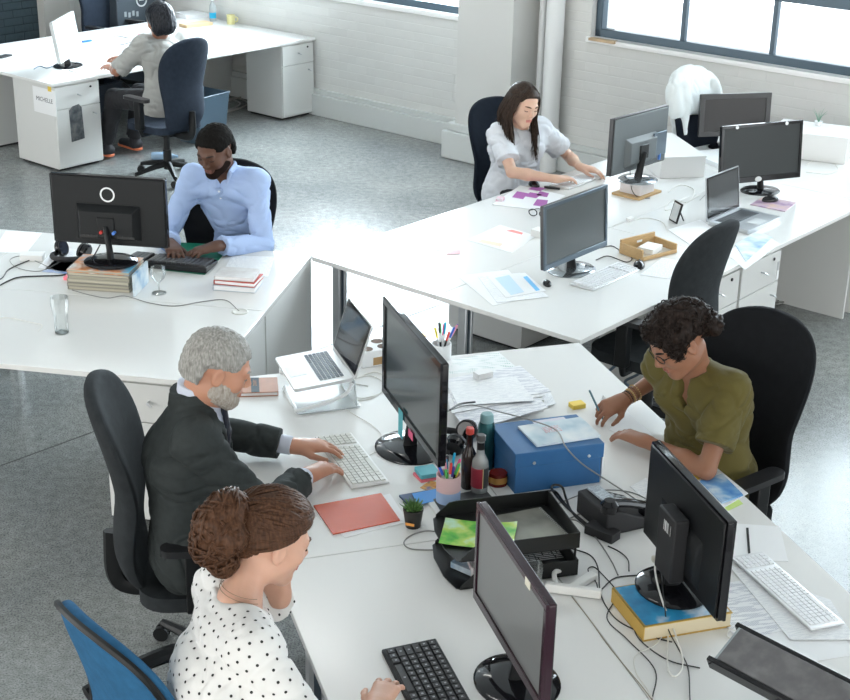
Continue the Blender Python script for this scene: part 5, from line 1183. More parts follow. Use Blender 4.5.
o = quadsheet('blank sheet with a pink note by the outer edge of the right cluster', [(409, 248), (446, 252), (455, 236), (414, 231)], m=PAPER)
quadsheet('pink sticky note on the edge of the blank sheet', [(446, 255), (460, 254), (461, 250), (449, 250)], z=DZ+.0016, m=mat('pink_paper', (.90, .55, .58), .6))
o = quadsheet('sheet with purple squares in front of the smiling woman', [(492, 205), (543, 211), (565, 196), (520, 186)], m=PAPER, th=.004)
for q in ([(512, 198), (523, 200), (528, 194), (517, 192)], [(533, 206), (546, 208), (548, 201), (537, 200)], [(528, 190), (540, 192), (546, 189), (534, 187)], [(524, 197), (536, 199), (542, 195), (530, 193)], [(536, 196), (547, 198), (549, 194), (540, 192)]):
    mb = onsheet(o, q, mat('purple_print', (.42, .13, .42), .6), 'purple_square', 0); mb.location.z = .003
slab('cards', 'pink edged note pad left of the purple squares sheet', 'note pad', D(500, 201), .06, .04, .02, YR+.4, mat_mottle('pink_white', [(.8, .8, .82), (.85, .35, .5)], 30))
# glasses, small box, black gadget, mice
r = thing('eyeglasses', 'black rimmed eyeglasses lying beside the middle monitor of the right cluster', 'eyeglasses', D(538, 217), rad(-30))
for s_ in (-1, 1):
    m = MB(); m.tube([(s_*.034+.026*math.cos(a), 0, .022+.020*math.sin(a)) for a in np.linspace(0, 2*PI, 17)], .003, 6); m.build('rim', BLACK, r)
    m = MB(); m.tube([(s_*.062, 0, .028), (s_*.060, .12, .012), (s_*.055, .14, .003)], .0025, 6); m.build('temple', BLACK, r)
slab('adapter_box', 'small white square box left of the middle monitor', 'box', D(539, 236), .07, .07, .04, YR, mat('white_plastic', (.80, .80, .78), .35), bevel=.006)
mouse('tiny black mouse in front of the middle monitor of the right cluster', D(547, 285), YR+rad(-40), sc=.7)
mouse('black mouse right of the white keyboard in the right cluster', D(639, 267), YR-rad(60))
mouse('black mouse left of the purple squares, at the smiling woman\'s elbow', D(534, 186), YR+rad(-30))
slab('pen', 'dark marker beside the smiling woman\'s keyboard', 'pen', D(552, 189), .10, .012, .012, rad(-20), BLACKM)
slab('pen', 'dark marker pen behind the mouse', 'pen', D(552, 189), .10, .012, .012, rad(-20), BLACKM) if False else None
# wooden tray
c = D(648, 253); r = thing('wooden_tray', 'open pale wooden tray beside the empty chair', 'tray', c, YR+rad(-12)); WD = mat('pale_wood', (.55, .36, .17), .5, vary=.12, vscale=20, aniso=(1, 8, 8))
m = MB(); m.box((0, 0, .006), (.26, .17, .008)); m.build('bottom', mat('tray_liner', (.70, .66, .58), .5), r)
for (x, y, w_, d_, hh) in ((0, .085, .26, .012, .075), (0, -.085, .26, .012, .02), (-.13, 0, .012, .17, .06), (.13, 0, .012, .17, .05)):
    m = MB(); m.box((x, y, hh/2+.002), (w_, d_, hh)); m.build('side_board', WD, r, bevel=.002)
m = MB(); m.box((.01, .0785, .045), (.04, .001, .012)); m.build('label', PAPER, r)
o = slab('folded_paper', 'folded white paper inside the wooden tray', 'paper', (c[0]+.01, c[1]), .12, .09, .03, YR+.1, PAPER, z=DZ+.011)
quadsheet('white sheet between wooden tray and empty chair', [(640, 275), (668, 279), (690, 262), (662, 258)], m=PAPERL)
# cube and wooden board under silver back monitor
bs = D(637, 192); b2 = D(637.7, 180, DZ+.085)
slab('wooden_board', 'thin wooden board under the white cube and the silver backed monitor', 'board', b2, .26, .20, .012, YR, WD)
slab('cube_box', 'white cube carrying the silver backed monitor', 'box', b2, .16, .15, .071, YR, mat('pinkish_white_board', (.74, .70, .70), .5), z=DZ+.0135)
# picture frame
r = thing('picture_frame', 'small black picture frame standing beside the open silver laptop', 'picture frame', D(673, 222), rad(290))
m = MB(); m.box((0, 0, .06), (.09, .010, .12), M=Rx(rad(-14))); m.build('frame', BLACKG, r, bevel=.002)
m = MB(); m.box((0, -.006, .06), (.07, .002, .10), M=Rx(rad(-14))); m.build('picture', mat_mottle('bright_picture', [(.7, .7, .68), (.45, .5, .52)], 12, .2), r)
m = MB(); m.tube([(0, .03, .08), (0, .07, .0)], .004, 6); m.build('strut', BLACKM, r)
quadsheet('loose papers in front of the silver laptop of the right cluster', [(668, 230), (690, 245), (718, 232), (700, 220)], m=PAPER, th=.002)
quadsheet('blue magazine behind the empty chair', [(735, 245), (746, 262), (772, 238), (758, 232)], m=mat_mottle('blue_paper', [(.15, .35, .65), (.55, .68, .8), (.8, .82, .84)], 8), th=.004, name='magazine', cat='magazine')
quadsheet('white papers under the blue magazine at the desk edge', [(725, 252), (745, 270), (780, 244), (764, 234)], z=DZ-.0000, m=PAPERL, th=.0006)
quadsheet('purple magazine under the mouse right of the silver laptop', [(750, 205), (785, 212), (796, 203), (764, 197)], m=mat_mottle('purple_magazine', [(.30, .15, .35), (.60, .45, .55), (.75, .55, .45)], 9), th=.004, name='magazine', cat='magazine')
mouse('black mouse on the purple magazine', D(770, 201, .735), YR+rad(60), z=DZ+.005)
# white boxes behind
def openbox(name, label, c, w, d, h, rz, m_, th=.012, cat='box'):
    r = thing(name, label, cat, (c[0], c[1], DZ+.0006), rz)
    m = MB(); m.box((0, 0, h/2), (w, d, h)); m.build('body', m_, r, bevel=.003); m = MB(); m.box((0, 0, h+.004), (w+.006, d+.006, .012)); m.build('lid', m_, r, bevel=.002); return r
WB = mat('white_board_bright', (.80, .80, .79), .4)
p = D(678, 190); openbox('document_box', 'long white box behind the silver backed monitor', (1.56, 9.28), .30, .62, .13, YR-rad(38), WB)
openbox('storage_box', 'large white box behind the widest monitor, small plants on it', (2.62, 9.66), .50, .36, .17, rad(-24), WB)
o = slab('paper_stack', 'white sheets stacked beside the jacket covered chair', 'paper', (1.98, 9.42), .30, .40, .03, YR-rad(25), PAPER)
r = thing('potted_plant', 'tiny wispy plant on the large white box by the window', 'plant', (2.66, 9.74, DZ+.1825), 0)
m = MB(); m.lathe([(0, 0), (.02, 0), (.028, .03), (.024, .03), (0, .02)], 16); m.build('pot', PAPER, r)
cv = [([(0, 0, .02), (math.cos(a)*.02, math.sin(a)*.02, .07), (math.cos(a)*.05, math.sin(a)*.05, .10+.02*math.sin(3*a))], [.003, .002, .0006]) for a in np.linspace(0, 6, 9)]
V, F = tubes_mesh(cv, 4); npmesh('leaves', V, F, mat('grey_green_leaf', (.20, .34, .26), .6), r)
S = SDF(.006); S.ell((0, 0, .015), (.10, .07, .045), .02); S.ell((-.05, .03, .03), (.06, .05, .035), .02); S.box((0, 0, -.1), (.6, .6, .2), .001, .001, 's'); V, F = S.mesh(folds(.02, (20, 20, 20)))
o = npmesh('cloth', V, F, mat('pink_cloth', (.85, .06, .22), .7)); o.location = (2.50, 10.14, DZ+.001); tag(o, 'crumpled pink cloth behind the dark monitor by the window', 'cloth')
cable('pale cable looping on the far right desk', [(806, 165), (820, 158), (838, 168), (828, 174), (806, 172)], .002, CABLEW)
cable('white cables tangled left of the silver laptop', [(668, 192), (680, 185), (694, 190), (688, 202), (672, 200), (665, 210), (680, 206), (700, 195)], .0022, CABLEW)
cable('grey cable behind the silver laptop', [(700, 200), (712, 190), (724, 195), (740, 192)], .002, CABLEG)
cable('black cables tangled behind the middle monitor of the right cluster', [(600, 248), (612, 246), (622, 252), (632, 258), (626, 262), (608, 256), (596, 260)], .0025)
cable('white cable beside the white square adapter', [(628, 222), (645, 218), (662, 222), (668, 232)], .002, CABLEW)
slab('adapter_box', 'tiny white adapter behind the wooden tray', 'adapter', D(630, 221), .05, .03, .02, YR, KEYW)
cable('black cable under the silver backed monitor', [(630, 170, .85), (632, 190, .78), (640, 198), (650, 198)], .0025)
# --- far cluster
BR_ = lambda x, y: D(x, y)
o = thing('water_bottle', 'clear plastic water bottle with a blue label on the far desk', 'bottle', D(213, 21), 0)
m = MB(); m.lathe([(0, 0), (.032, 0), (.034, .01), (.034, .13), (.030, .15), (.013, .19), (.013, .205)], 20); m.build('body', mat('water_plastic', (.75, .82, .86), .1, trans=.5), o)
m = MB(); m.lathe([(.0345, .03), (.0347, .085)], 20); m.build('label', mat('cyan_label', (.02, .45, .75), .4), o)
m = MB(); m.lathe([(.015, .20), (.015, .222), (0, .222)], 14); m.build('cap', PAPER, o)
o = thing('mug', 'pale yellow mug on the far desk', 'mug', D(231, 24), 0); m = MB(); m.lathe([(0, 0), (.038, 0), (.042, .09), (.038, .09), (.035, .01)], 20); m.build('cup', mat('pale_yellow', (.75, .70, .35), .4), o); m = MB(); m.tube(smoothpath([(.04, 0, .07), (.065, 0, .06), (.062, 0, .03), (.038, 0, .02)], 4), .006, 6); m.build('handle', mat('pale_yellow', (.75, .70, .35), .4), o)
pc = D(237, 20); r = thing('pen_holder', 'white pen holder with blue pens on the far desk by the wall', 'pen holder', pc, 0); m = MB(); m.lathe([(0, 0), (.035, 0), (.035, .09), (.032, .09), (.03, .01)], 18); m.build('cup', PAPER, r)
for i in range(4):
    m = MB(); a = i*1.6; m.tube([(0, 0, .01), (.03*math.cos(a), .03*math.sin(a), .14)], .005, 6); tag(m.build('pen', mat('blue_pen', (.03, .15, .5), .4), loc=pc), 'blue pen in the white pen holder on the far desk', 'pen', 'pens on the far desk')
slab('envelope', 'brown paper envelope behind the head of the woman in grey', 'envelope', D(196, 26), .30, .14, .03, YR+rad(-8), mat('kraft_paper', (.62, .45, .27), .7))
slab('paper_stack', 'pile of white sheets behind the head of the woman in grey, near the bottle', 'paper', D(198, 16), .40, .25, .04, YR+rad(-12), PAPER)
quadsheet('white sheet lying beside the forearm of the woman in grey', [(86, 70), (106, 74), (120, 66), (100, 61)], m=PAPER)
quadsheet('white sheet on the near corner of the far desk', [(55, 74), (75, 79), (90, 68), (72, 64)], m=PAPERL)
cable('black cable lying behind the white monitor, far desk', [(60, 62), (48, 68), (40, 66), (34, 69)], .004, mat('blue_grey_cable', (.12, .18, .25), .5))
cable('dark cable on the far desk in front of the woman in grey', [(120, 45), (132, 42), (140, 38), (138, 34)], .004)
cable('pale grey cable on the far desk', [(85, 48), (100, 42), (115, 36), (128, 38)], .003, CABLEG)
slab('marker', 'bright blue marker behind the white monitor', 'pen', D(87, 42), .10, .02, .015, YR, mat('marker_blue', (.02, .15, .6), .4))
slab('phone', 'dark flat gadget lying at the left end of the far desk', 'phone', D(4, 57), .14, .07, .012, YR+.3, BLACKM)
r = thing('face_mask', 'small white and pink object on the far desk in front of the face', 'cup', D(146, 38), 0); m = MB(); m.lathe([(0, 0), (.03, 0), (.04, .08), (.036, .08), (0, .02)], 18); m.build('cup', PAPER, r); m = MB(); m.box((-.05, 0, .02), (.04, .05, .03)); m.build('pink_block', mat('pink_note', (.75, .12, .25), .6), r)
r.name = 'paper_cup'; r['label'] = 'white paper cup with a pink block, before the face of the woman in grey'
# waste bins
def bin_(label, c, rz, m_, w=.30, h=.36):
    r = thing('waste_bin', label, 'bin', (c[0], c[1], 0), rz); m = MB(); a, b_, t = w/2*.8, w/2, .006
    def ring(q, z): return [(-q, -q*.75, z), (q, -q*.75, z), (q, q*.75, z), (-q, q*.75, z)]
    vs = ring(a, 0.002)+ring(b_, h)+ring(b_-t, h)+ring(a-t, .01); f = [(3, 2, 1, 0)]
    for k in range(3): f += [(k*4+i, k*4+(i+1) % 4, k*4+4+(i+1) % 4, k*4+4+i) for i in range(4)]
    f.append((12, 13, 14, 15)); m.add(vs, f); m.build('bucket', m_, r, bevel=.004); m = MB(); m.tube([Vector(p) for p in ring(b_, h)+[ring(b_, h)[0]]], .008, 6); m.build('lip', m_, r)
SB = mat('slate_blue_plastic', (.07, .11, .15), .4)
bin_('slate blue waste bin behind the chair of the woman in grey', D(203, 140, 0), YR+.1, SB, .40, .42)
bin_('dark blue waste bin under the far desk beside the white cabinet', D(100, 123, 0), YR, mat('navy_plastic', (.012, .02, .035), .4), .36, .38)
cable('tangle of grey cables on the floor under the far desk', [(195, 112, .01), (215, 105, .01), (235, 98, .01), (248, 104, .01), (225, 112, .01), (205, 108, .01), (230, 100, .01), (250, 95, .01)], .008, mat('dusty_cable', (.30, .29, .26), .6))
cable('second tangle of dark cables on the floor under the far desk', [(200, 106, .01), (220, 98, .01), (240, 103, .01), (228, 110, .01), (210, 114, .01), (238, 108, .01)], .007, CABLEG)
cable('cables on the floor behind the right desk cabinets', [(770, 300, .01), (776, 292, .01), (782, 296, .01), (776, 304, .01), (790, 300, .01)], .006, CABLEG)
cable('black and blue cables dangling under the right desk beside the empty chair', [(610, 370, .3), (625, 360, .45), (640, 372, .3), (625, 382, .1), (640, 392, .03)], .008, mat('blue_grey_cable', (.12, .18, .25), .5))
# dark case with ring emblem, dark chair behind the far cluster
c = W('R', 9.42, 11.80); r = thing('screen_panel', 'dark grey case with a pale round emblem behind the far desk', 'case', c, YR+PI)
m = MB(); m.box((0, 0, .70), (.62, .16, 1.40)); m.build('case_body', mat('slate_case', (.055, .07, .085), .5), r, bevel=.01)
m = MB(); n = 30; E0 = T(.10, .081, 1.16) @ Rx(-PI/2)
E0 = T(.0, .082, .87) @ Rx(-PI/2)
m.M = E0; vs = [(q*math.cos(2*PI*i/n), q*math.sin(2*PI*i/n), z) for q, z in ((.055, 0), (.07, 0), (.07, .003), (.055, .003)) for i in range(n)]
m.add(vs, [(j*n+i, j*n+(i+1) % n, ((j+1) % 4)*n+(i+1) % n, ((j+1) % 4)*n+i) for j in range(4) for i in range(n)]); m.box((0, 0, .001), (.06, .018, .003)); m.build('round_emblem', mat('pale_ring', (.75, .77, .78), .3, .5), r)
m = MB()
for i in range(4): m.box((.06+.05*i, .081, .735+.012*(i % 2)), (.028, .003, .05))
m.build('pale_marks', mat('grey_marks', (.35, .38, .40), .5), r)
# ================================================================ CHAIRS
ch = chair
FB, FN, FG, FBL = FAB('black', (.010, .011, .013)), FAB('navy', (.022, .030, .045)), FAB('charcoal', (.030, .034, .037)), FAB('blue', (.03, .12, .24))
def chat(label, px, py, z, yaw, fab, zs=1.0, **k):
    """chair placed by the top of its backrest"""
    p = D(px, py, z); o = p+Vector((math.cos(yaw), math.sin(yaw), 0))*.344
    return ch(label, (o.x, o.y), yaw, fab, zs=z/1.212*zs, **k)
chat('dark navy high-backed office chair of the woman in grey, far left', 192, 38, 1.17, YR+PI/2+rad(2), FN, swivel=.4, arms=True)
chat('black office chair behind the man in the light blue shirt', 230, 158, 1.13, YL-PI/2+rad(8), FB, swivel=.2, ws=1.12, arms=False)
ch('black office chair of the smiling woman at the right cluster', W('R', 7.46, 5.45), YR-PI/2+rad(-12), FAB('ink', (.008, .012, .02)), ws=1.12, zs=.92, arms=False)
JC = chat('black office chair by the window with a white jacket over its back', 688, 76, 1.20, YR-PI/2+rad(-8), FAB('ink', (.008, .012, .02)), arms=False)
chat('empty charcoal office chair with a flared back, by the right cluster', 726, 222, 1.20, rad(140), FG, arms=True, curve=.8)
ch('large black office chair of the woman in olive', W('F', 2.63, 4.50), YF+PI+rad(20), FB, ws=1.12, arms=True)
ch('dark grey office chair of the grey suited man', W('F', .635, 4.56), YF+rad(-12), FG, curve=.8)
chat('bright blue office chair with black edge trim, lower left corner', 84, 620, 1.10, YF+rad(24), FBL, dark_edge=True, armc='loop')
ch('black office chair behind the far cluster, partly hidden by the desk', W('R', 8.98, 11.62), YR-PI/2+rad(10), FN, zs=1.05)
# bottle lying on floor by the far chair
o = thing('water_bottle', 'pale blue plastic bottle lying on the floor under the far chair', 'bottle', D(152, 160, 0), 0)
m = MB(); m.lathe([(0, 0), (.03, 0), (.034, .02), (.034, .15), (.012, .2), (.012, .22), (0, .22)], 18, M=T(0, 0, .036) @ Ry(PI/2)); m.build('body', mat('water_plastic_blue', (.45, .62, .80), .15, trans=.4), o)
# jacket over the chair by the window
S = SDF(.007); pr = dense(PROF)
for y, z, w_, t in pr:
    if z < 1.0: continue
    S.cap((-w_*.9, y+.9*w_*w_*.7, z), (w_*.9, y+.9*w_*w_*.7, z), .050, .050, .03)
S.cap((.14, -.25, 1.16), (.19, -.17, .86), .035, .020, .03); S.cap((-.17, -.25, 1.14), (-.22, -.2, .80), .04, .025, .03); S.cap((-.1, -.36, 1.1), (-.12, -.33, .76), .04, .03, .04); S.cap((.1, -.36, 1.1), (.10, -.33, .80), .04, .03, .04)
V, F = S.mesh(folds(.014, (6, 6, 3)))
o = npmesh('jacket', V, F, mat('white_towelling', (.72, .76, .76), .9, bump=.4, bscale=150)); o.location = JC.location; o.rotation_euler = JC.rotation_euler; tag(o, 'white jacket hanging over the back of the chair by the window', 'jacket')
# ================================================================ PEOPLE
def rt3(y, p=0): return (math.cos(y)*math.cos(p), math.sin(y)*math.cos(p), math.sin(p))
UP = (0, 0, 1); DN = (0, 0, -1)
def wf(k, a, b, z): v = W(k, a, b, z); return (v.x, v.y, v.z)
def dirw(y, pz=0.0): return (math.cos(y), math.sin(y), pz)
def hp(x0, y0, x1, y1, z=.795, n=(0, 0, -1)):
    a, b = D(x0, y0, z), D(x1, y1, z-.02); d = (b-a).normalized(); return ((a.x, a.y, a.z), (d.x, d.y, d.z), n)
def dv(x, y, z): p = D(x, y, z); return (p.x, p.y, p.z)
# ---- 1 woman in the polka dot blouse
def dots_on(V, F, spacing, r, seed=3):
    rg = np.random.default_rng(seed); C0 = V[F].mean(1); n = np.cross(V[F[:, 2]]-V[F[:, 0]], V[F[:, 3]]-V[F[:, 1]]); n /= np.linalg.norm(n, axis=1)[:, None]+1e-12
    # cylindrical lattice for the torso: dots in staggered rows, kept where the cloth is
    pick = []; grid = {}; order = np.argsort((np.round(C0[:, 2]/(spacing*.6))*1000+np.arctan2(C0[:, 1], C0[:, 0])*50)+rg.random(len(C0))*.01)
    for i in order:
        p = C0[i]; k = tuple((p//spacing).astype(int)); ok = True
        for dx in (-1, 0, 1):
            for dy in (-1, 0, 1):
                for dz in (-1, 0, 1):
                    for j in grid.get((k[0]+dx, k[1]+dy, k[2]+dz), ()):
                        if ((C0[j]-p)**2).sum() < spacing**2: ok = False; break
                    if not ok: break
                if not ok: break
            if not ok: break
        if ok: grid.setdefault(k, []).append(i); pick.append(i)
    vs = []; fs = []
    for i in pick:
        nn = n[i]; u = np.cross(nn, (.3, .2, .9)); u /= np.linalg.norm(u); w = np.cross(nn, u); o = len(vs); c = C0[i]+nn*.0012
        vs += [c+(u*math.cos(a)+w*math.sin(a))*r for a in np.arange(8)*PI/4]; fs += [[o, o+1, o+2, o+3], [o, o+3, o+4, o+7], [o+4, o+5, o+6, o+7]]
    return np.array(vs), np.array(fs)
def woman_dots():
    pel = wf('F', .42, 3.14, .58); P = Person('woman with brown hair in a braided bun and white blouse with black dots', pel, YF+rad(4), (.62, .36, .26), False, h=.0045, sc=1.04)
    P.pose(wf('F', .49, 3.20, .93), wf('F', .555, 3.27, 1.125), dv(270, 538, 1.245), rad(6), rad(-22), 0, .165,
           {1: hp(377, 706, 401, 662, .81), -1: (dv(280, 598, 1.0), (-.1, .0, 1), (-.3, -1, 0))},
           {1: dirw(YF-PI/2, -.6), -1: dirw(YF+PI/2, -.8)}, arml=(.29, .26))
    P.body({1: .38, -1: .5})
    br = hair_mat('brown_hair', (.040, .018, .010), (.115, .055, .030), .36)
    P.face(mat('brown_brow', (.10, .05, .03), .7), mat('rose_lip', (.55, .20, .17), .45))
    BL = mat('white_blouse', (.76, .75, .73), .75, bump=.1, bscale=120, sheen=.2); DT = mat('black_dot', (.02, .02, .02), .7)
    S = SDF(.0055); P.torso(S, .016, .07); P.arms(S, .020, .05, upto=1.93, wid=.016, only=(-1,)); P.arms(S, .020, .05, upto=1.62, wid=.010, only=(1,))
    S.cap(P.pel*1.05, P.pel*.84, .150, .160, .05, sx=1.25, xdir=P.X)
    S.ell(P.neck+np.array([0, .055, .035]), (.088, .085, .075), .02, 's'); S.ell(P.neck+np.array([0, -.03, .06]), (.07, .05, .05), .02, 's')
    V, F = S.mesh(folds(.012, (5, 5, 10), .0008)); V2, F2 = dots_on(V, F, .030, .0042)
    npmesh('blouse', np.concatenate([V, V2]), np.concatenate([F, F2+len(V)]), [BL, DT], P.root, extra=np.concatenate([np.zeros(len(F)), np.ones(len(F2))]))
    P.trousers(mat('black_trousers', (.015, .015, .018), .8))
    # hair: cap, swept locks and bun
    c = P.sc; g = P.g
    def ex(S, g): pass
    cap_hair(P, .004, .060, .036, .004, folds(.004, (30, 30, 30)), br, 'hair_cap')
    rg = np.random.default_rng(5); cv = []; bunc = np.array((0, -.110, .012))
    for i in range(520):
        t = rg.random(); side = 1 if i % 2 else -1
        # start on hairline: from forehead centre to temple to nape
        if t < .6: q = t/.6; st = np.array((side*(.004+.070*math.sin(q*PI/2)), .078*math.cos(q*PI/2)+.012, .088*(1-q*q*.68)+.012))
        else: q = (t-.6)/.4; st = np.array((side*(.074-.035*q), .012-.090*q, .044-.21*max(0, q-.5)))
        st = st+rg.normal(0, .004, 3); up_ = rg.uniform(-.3, 1.0)
        st[0] += rg.normal(0, .008)*(1 if t < .3 else 0); end = bunc+np.array((side*rg.uniform(-.012, .03), .03, rg.uniform(-.03, .045)))
        pts = []; rr = []; cen = np.array((0, -.012, .032)); rad3 = np.array((.0835, .1055, .0925))
        for u_ in np.linspace(0, 1, 11):
            p = st*(1-u_)+end*u_; d = (p-cen)/rad3; d /= np.linalg.norm(d); lift = 1.0+.05*math.sin(PI*u_)+rg.normal(0, .002)+.045*(i % 5)/5
            pts.append(g(cen+d*rad3*lift)); rr.append(.0036*c*(.45+1.0*math.sin(PI*min(.15+u_*.7, 1))))
        cv.append((pts, rr))
    V, F = tubes_mesh(cv, 5); npmesh('swept_hair', V, F, br, P.root)
    S = SDF(.004); B0 = np.array((0, -.134, .004)); BS = 1.17
    for dx, dy, dz, q in ((0, 0, .042, .048), (0, -.008, -.030, .050), (.035, .002, .005, .043), (-.035, .002, .005, .043), (0, -.022, .008, .048), (.02, .02, -.062, .034), (-.02, .022, -.060, .032)):
        S.ell(g(B0+np.array((dx, dy, dz))*BS), np.array((q, q*.85, q))*c*BS, .02, R=P.HR)
    P.part('bun', S, br, folds(.008, (45, 45, 45)))
    cv = []
    for i in range(330):
        d = rg.normal(size=3); d /= np.linalg.norm(d); ax = rg.normal(size=3)*np.array((1, .5, 1)); ax = ax-d*(ax@d); ax /= np.linalg.norm(ax); lob = (i % 7); cb = B0+np.array([(0, 0, .040), (0, -.008, -.030), (.030, .002, .005), (-.030, .002, .005), (0, -.018, .008), (.02, .015, -.055), (-.02, .015, -.055)][lob]); R0 = [.050, .052, .045, .045, .051, .037, .036][lob]*BS; cb = B0+(cb-B0)*BS
        L_ = rg.uniform(.9, 1.9); pts = []
        for u_ in np.linspace(-L_/2, L_/2, 9):
            q = d*math.cos(u_)+ax*math.sin(u_); pts.append(g(cb+q*np.array((1, .88, 1))*R0*(1.0+.04*math.sin(7*u_+i))))
        cv.append((pts, list(.0042*c*np.sin(np.linspace(.35, PI-.35, 9)))))
    V, F = tubes_mesh(cv, 5); npmesh('bun_locks', V, F, br, P.root)
    cv = []
    nb = P.neck
    for off, zz in ((.0, .028), (.004, .016)):
        cv.append(([nb+np.array(((.062+off)*math.sin(a), .012-(.060+off)*math.cos(a), zz+.0-.018*(1-math.cos(a))/2*0-.02*math.cos(a)*-1)) for a in np.linspace(-1.9, 1.9, 22)], [.0011]*22))
    V, F = tubes_mesh(cv, 4); npmesh('necklace', V, F, mat('thin_chain', (.25, .18, .12), .4, .7), P.root)
    return P
woman_dots()
# ---- 2 grey suited man
def man_suit():
    pel = wf('F', .61, 4.50, .60); P = Person('grey-haired bearded man in a dark grey suit typing on a white keyboard', pel, YF-rad(9), (.52, .26, .17), True, h=.0045, sc=1.05)
    P.pose(wf('F', .60, 4.50, .94), wf('F', .635, 4.495, 1.13), dv(218, 367, 1.28), rad(3), rad(-22), 0, .185,
           {1: hp(306, 476, 352, 458), -1: hp(294, 446, 345, 446)},
           {1: dirw(YF-PI/2, -.9), -1: dirw(YF+PI/2, -.9)}, arml=(.31, .28))
    P.body({1: .45, -1: .45})
    gr = hair_mat('grey_hair', (.20, .195, .18), (.42, .41, .385), .5)
    P.face(mat('grey_brow', (.25, .23, .2), .7), mat('dull_lip', (.42, .18, .14), .5))
    def ex(S, g):
        pass
    cap_hair(P, .009, .062, .006, .0035, folds(.005, (60, 60, 60), .004), gr, 'hair')
    c = P.sc; g = P.g
    S = SDF(.0035); add_head(S, P.head, P.HR, c, True, only='jaw', infl=.0055)
    S.box(g((0, .03, .055)), np.array((.3, .3, .12))*c, .02, .012, 's', R=P.HR); S.box(g((0, -.075, -.06)), np.array((.3, .11, .3))*c, .01, .01, 's', R=P.HR)
    S.ell(g((0, .105, -.045)), np.array((.024, .03, .020))*c, .008, 's', R=P.HR); S.box(g((0, -.0, -.16)), np.array((.3, .3, .07))*c, .01, .02, 's', R=P.HR)
    P.part('beard', S, hair_mat('white_beard', (.30, .26, .22), (.52, .48, .43), .6), folds(.004, (80, 80, 80), .003))
    SU = mat('grey_suit_wool', (.036, .042, .042), .8, bump=.2, bscale=300, vary=.1, vscale=40, spec=.2)
    f = np.array([0, 1, 0]); n = P.neck; up = P.up
    # shirt body with collar and cuffs
    SH = mat('pale_blue_shirt', (.60, .64, .74), .7)
    S = SDF(.005); P.torso(S, .004, .05); S.cap(n-up*.02+f*.004, n+up*.088+f*.010, .078, .074, .02, cut=True); S.ell(n+up*.12+f*.09, (.05, .06, .085), .01, 's')
    P.part('shirt', S, SH)
    for q in (-1, 1):
        S = SDF(.004); e, w = P.el[q], P.wr[q]; d = nrm(w-e); S.cap(w-d*.075, w-d*.008, .036, .036, .004, cut=True); P.part('shirt_cuff', S, SH)
    S = SDF(.0045); P.torso(S, .020, .06); P.arms(S, .017, .05, upto=1.83, wid=.010); S.cap(P.pel+np.array([0, 0, -.06]), P.pel, .130, .130, .05, sx=1.25, xdir=P.X); S.cap(P.neck-P.up*.04, P.neck+P.up*.072-np.array([0, .018, 0]), .098, .078, .03, cut=True)
    # V opening at the front
    ch = P.chest; top = n+up*.03+f*.06
    for t in np.linspace(0, 1, 9):
        p = (n+f*.10+up*.03)*(1-t)+(ch-up*.12+f*.15)*t; S.ell(p, (.088*(1-t)+.012, .070, .034), .012, 's')
    S.ell(n+up*.065+f*.082, (.064, .075, .07), .012, 's')
    P.part('jacket', S, SU, folds(.011, (5, 5, 10), .0006))
    S = SDF(.0045)
    for q in (-1, 1):   # collar and lapels
        pts = [n-f*.062+up*.030, n+P.X*q*.062-f*.02+up*.028, n+P.X*q*.092+f*.035+up*.0, n+P.X*q*.094+f*.090-up*.055, ch+P.X*q*.062+f*.135+up*.02, ch+P.X*q*.020+f*.140-up*.09]
        ws = [.020, .021, .026, .030, .026, .012]
        for i in range(len(pts)-1): S.cap(pts[i], pts[i+1], .0075+ws[i]*.12, .0075+ws[i+1]*.12, .008, sx=2.6, xdir=nrm(P.X*q*.9+up*.25-f*.1) if i > 1 else up)
    P.part('lapels', S, SU)
    S = SDF(.004); a = n+f*.088+up*.012; S.cap(a, a+f*.004-up*.018, .013, .010, .01); b_ = ch+f*.128-up*.02; S.cap(a-up*.015+f*.006, (a+b_)/2+f*.014, .009, .012, .01, sx=1.7, xdir=P.X); S.cap((a+b_)/2+f*.014, b_, .012, .014, .01, sx=1.9, xdir=P.X)
    P.part('tie', S, mat('navy_tie', (.015, .018, .03), .5))
    P.trousers(SU)
    return P
man_suit()
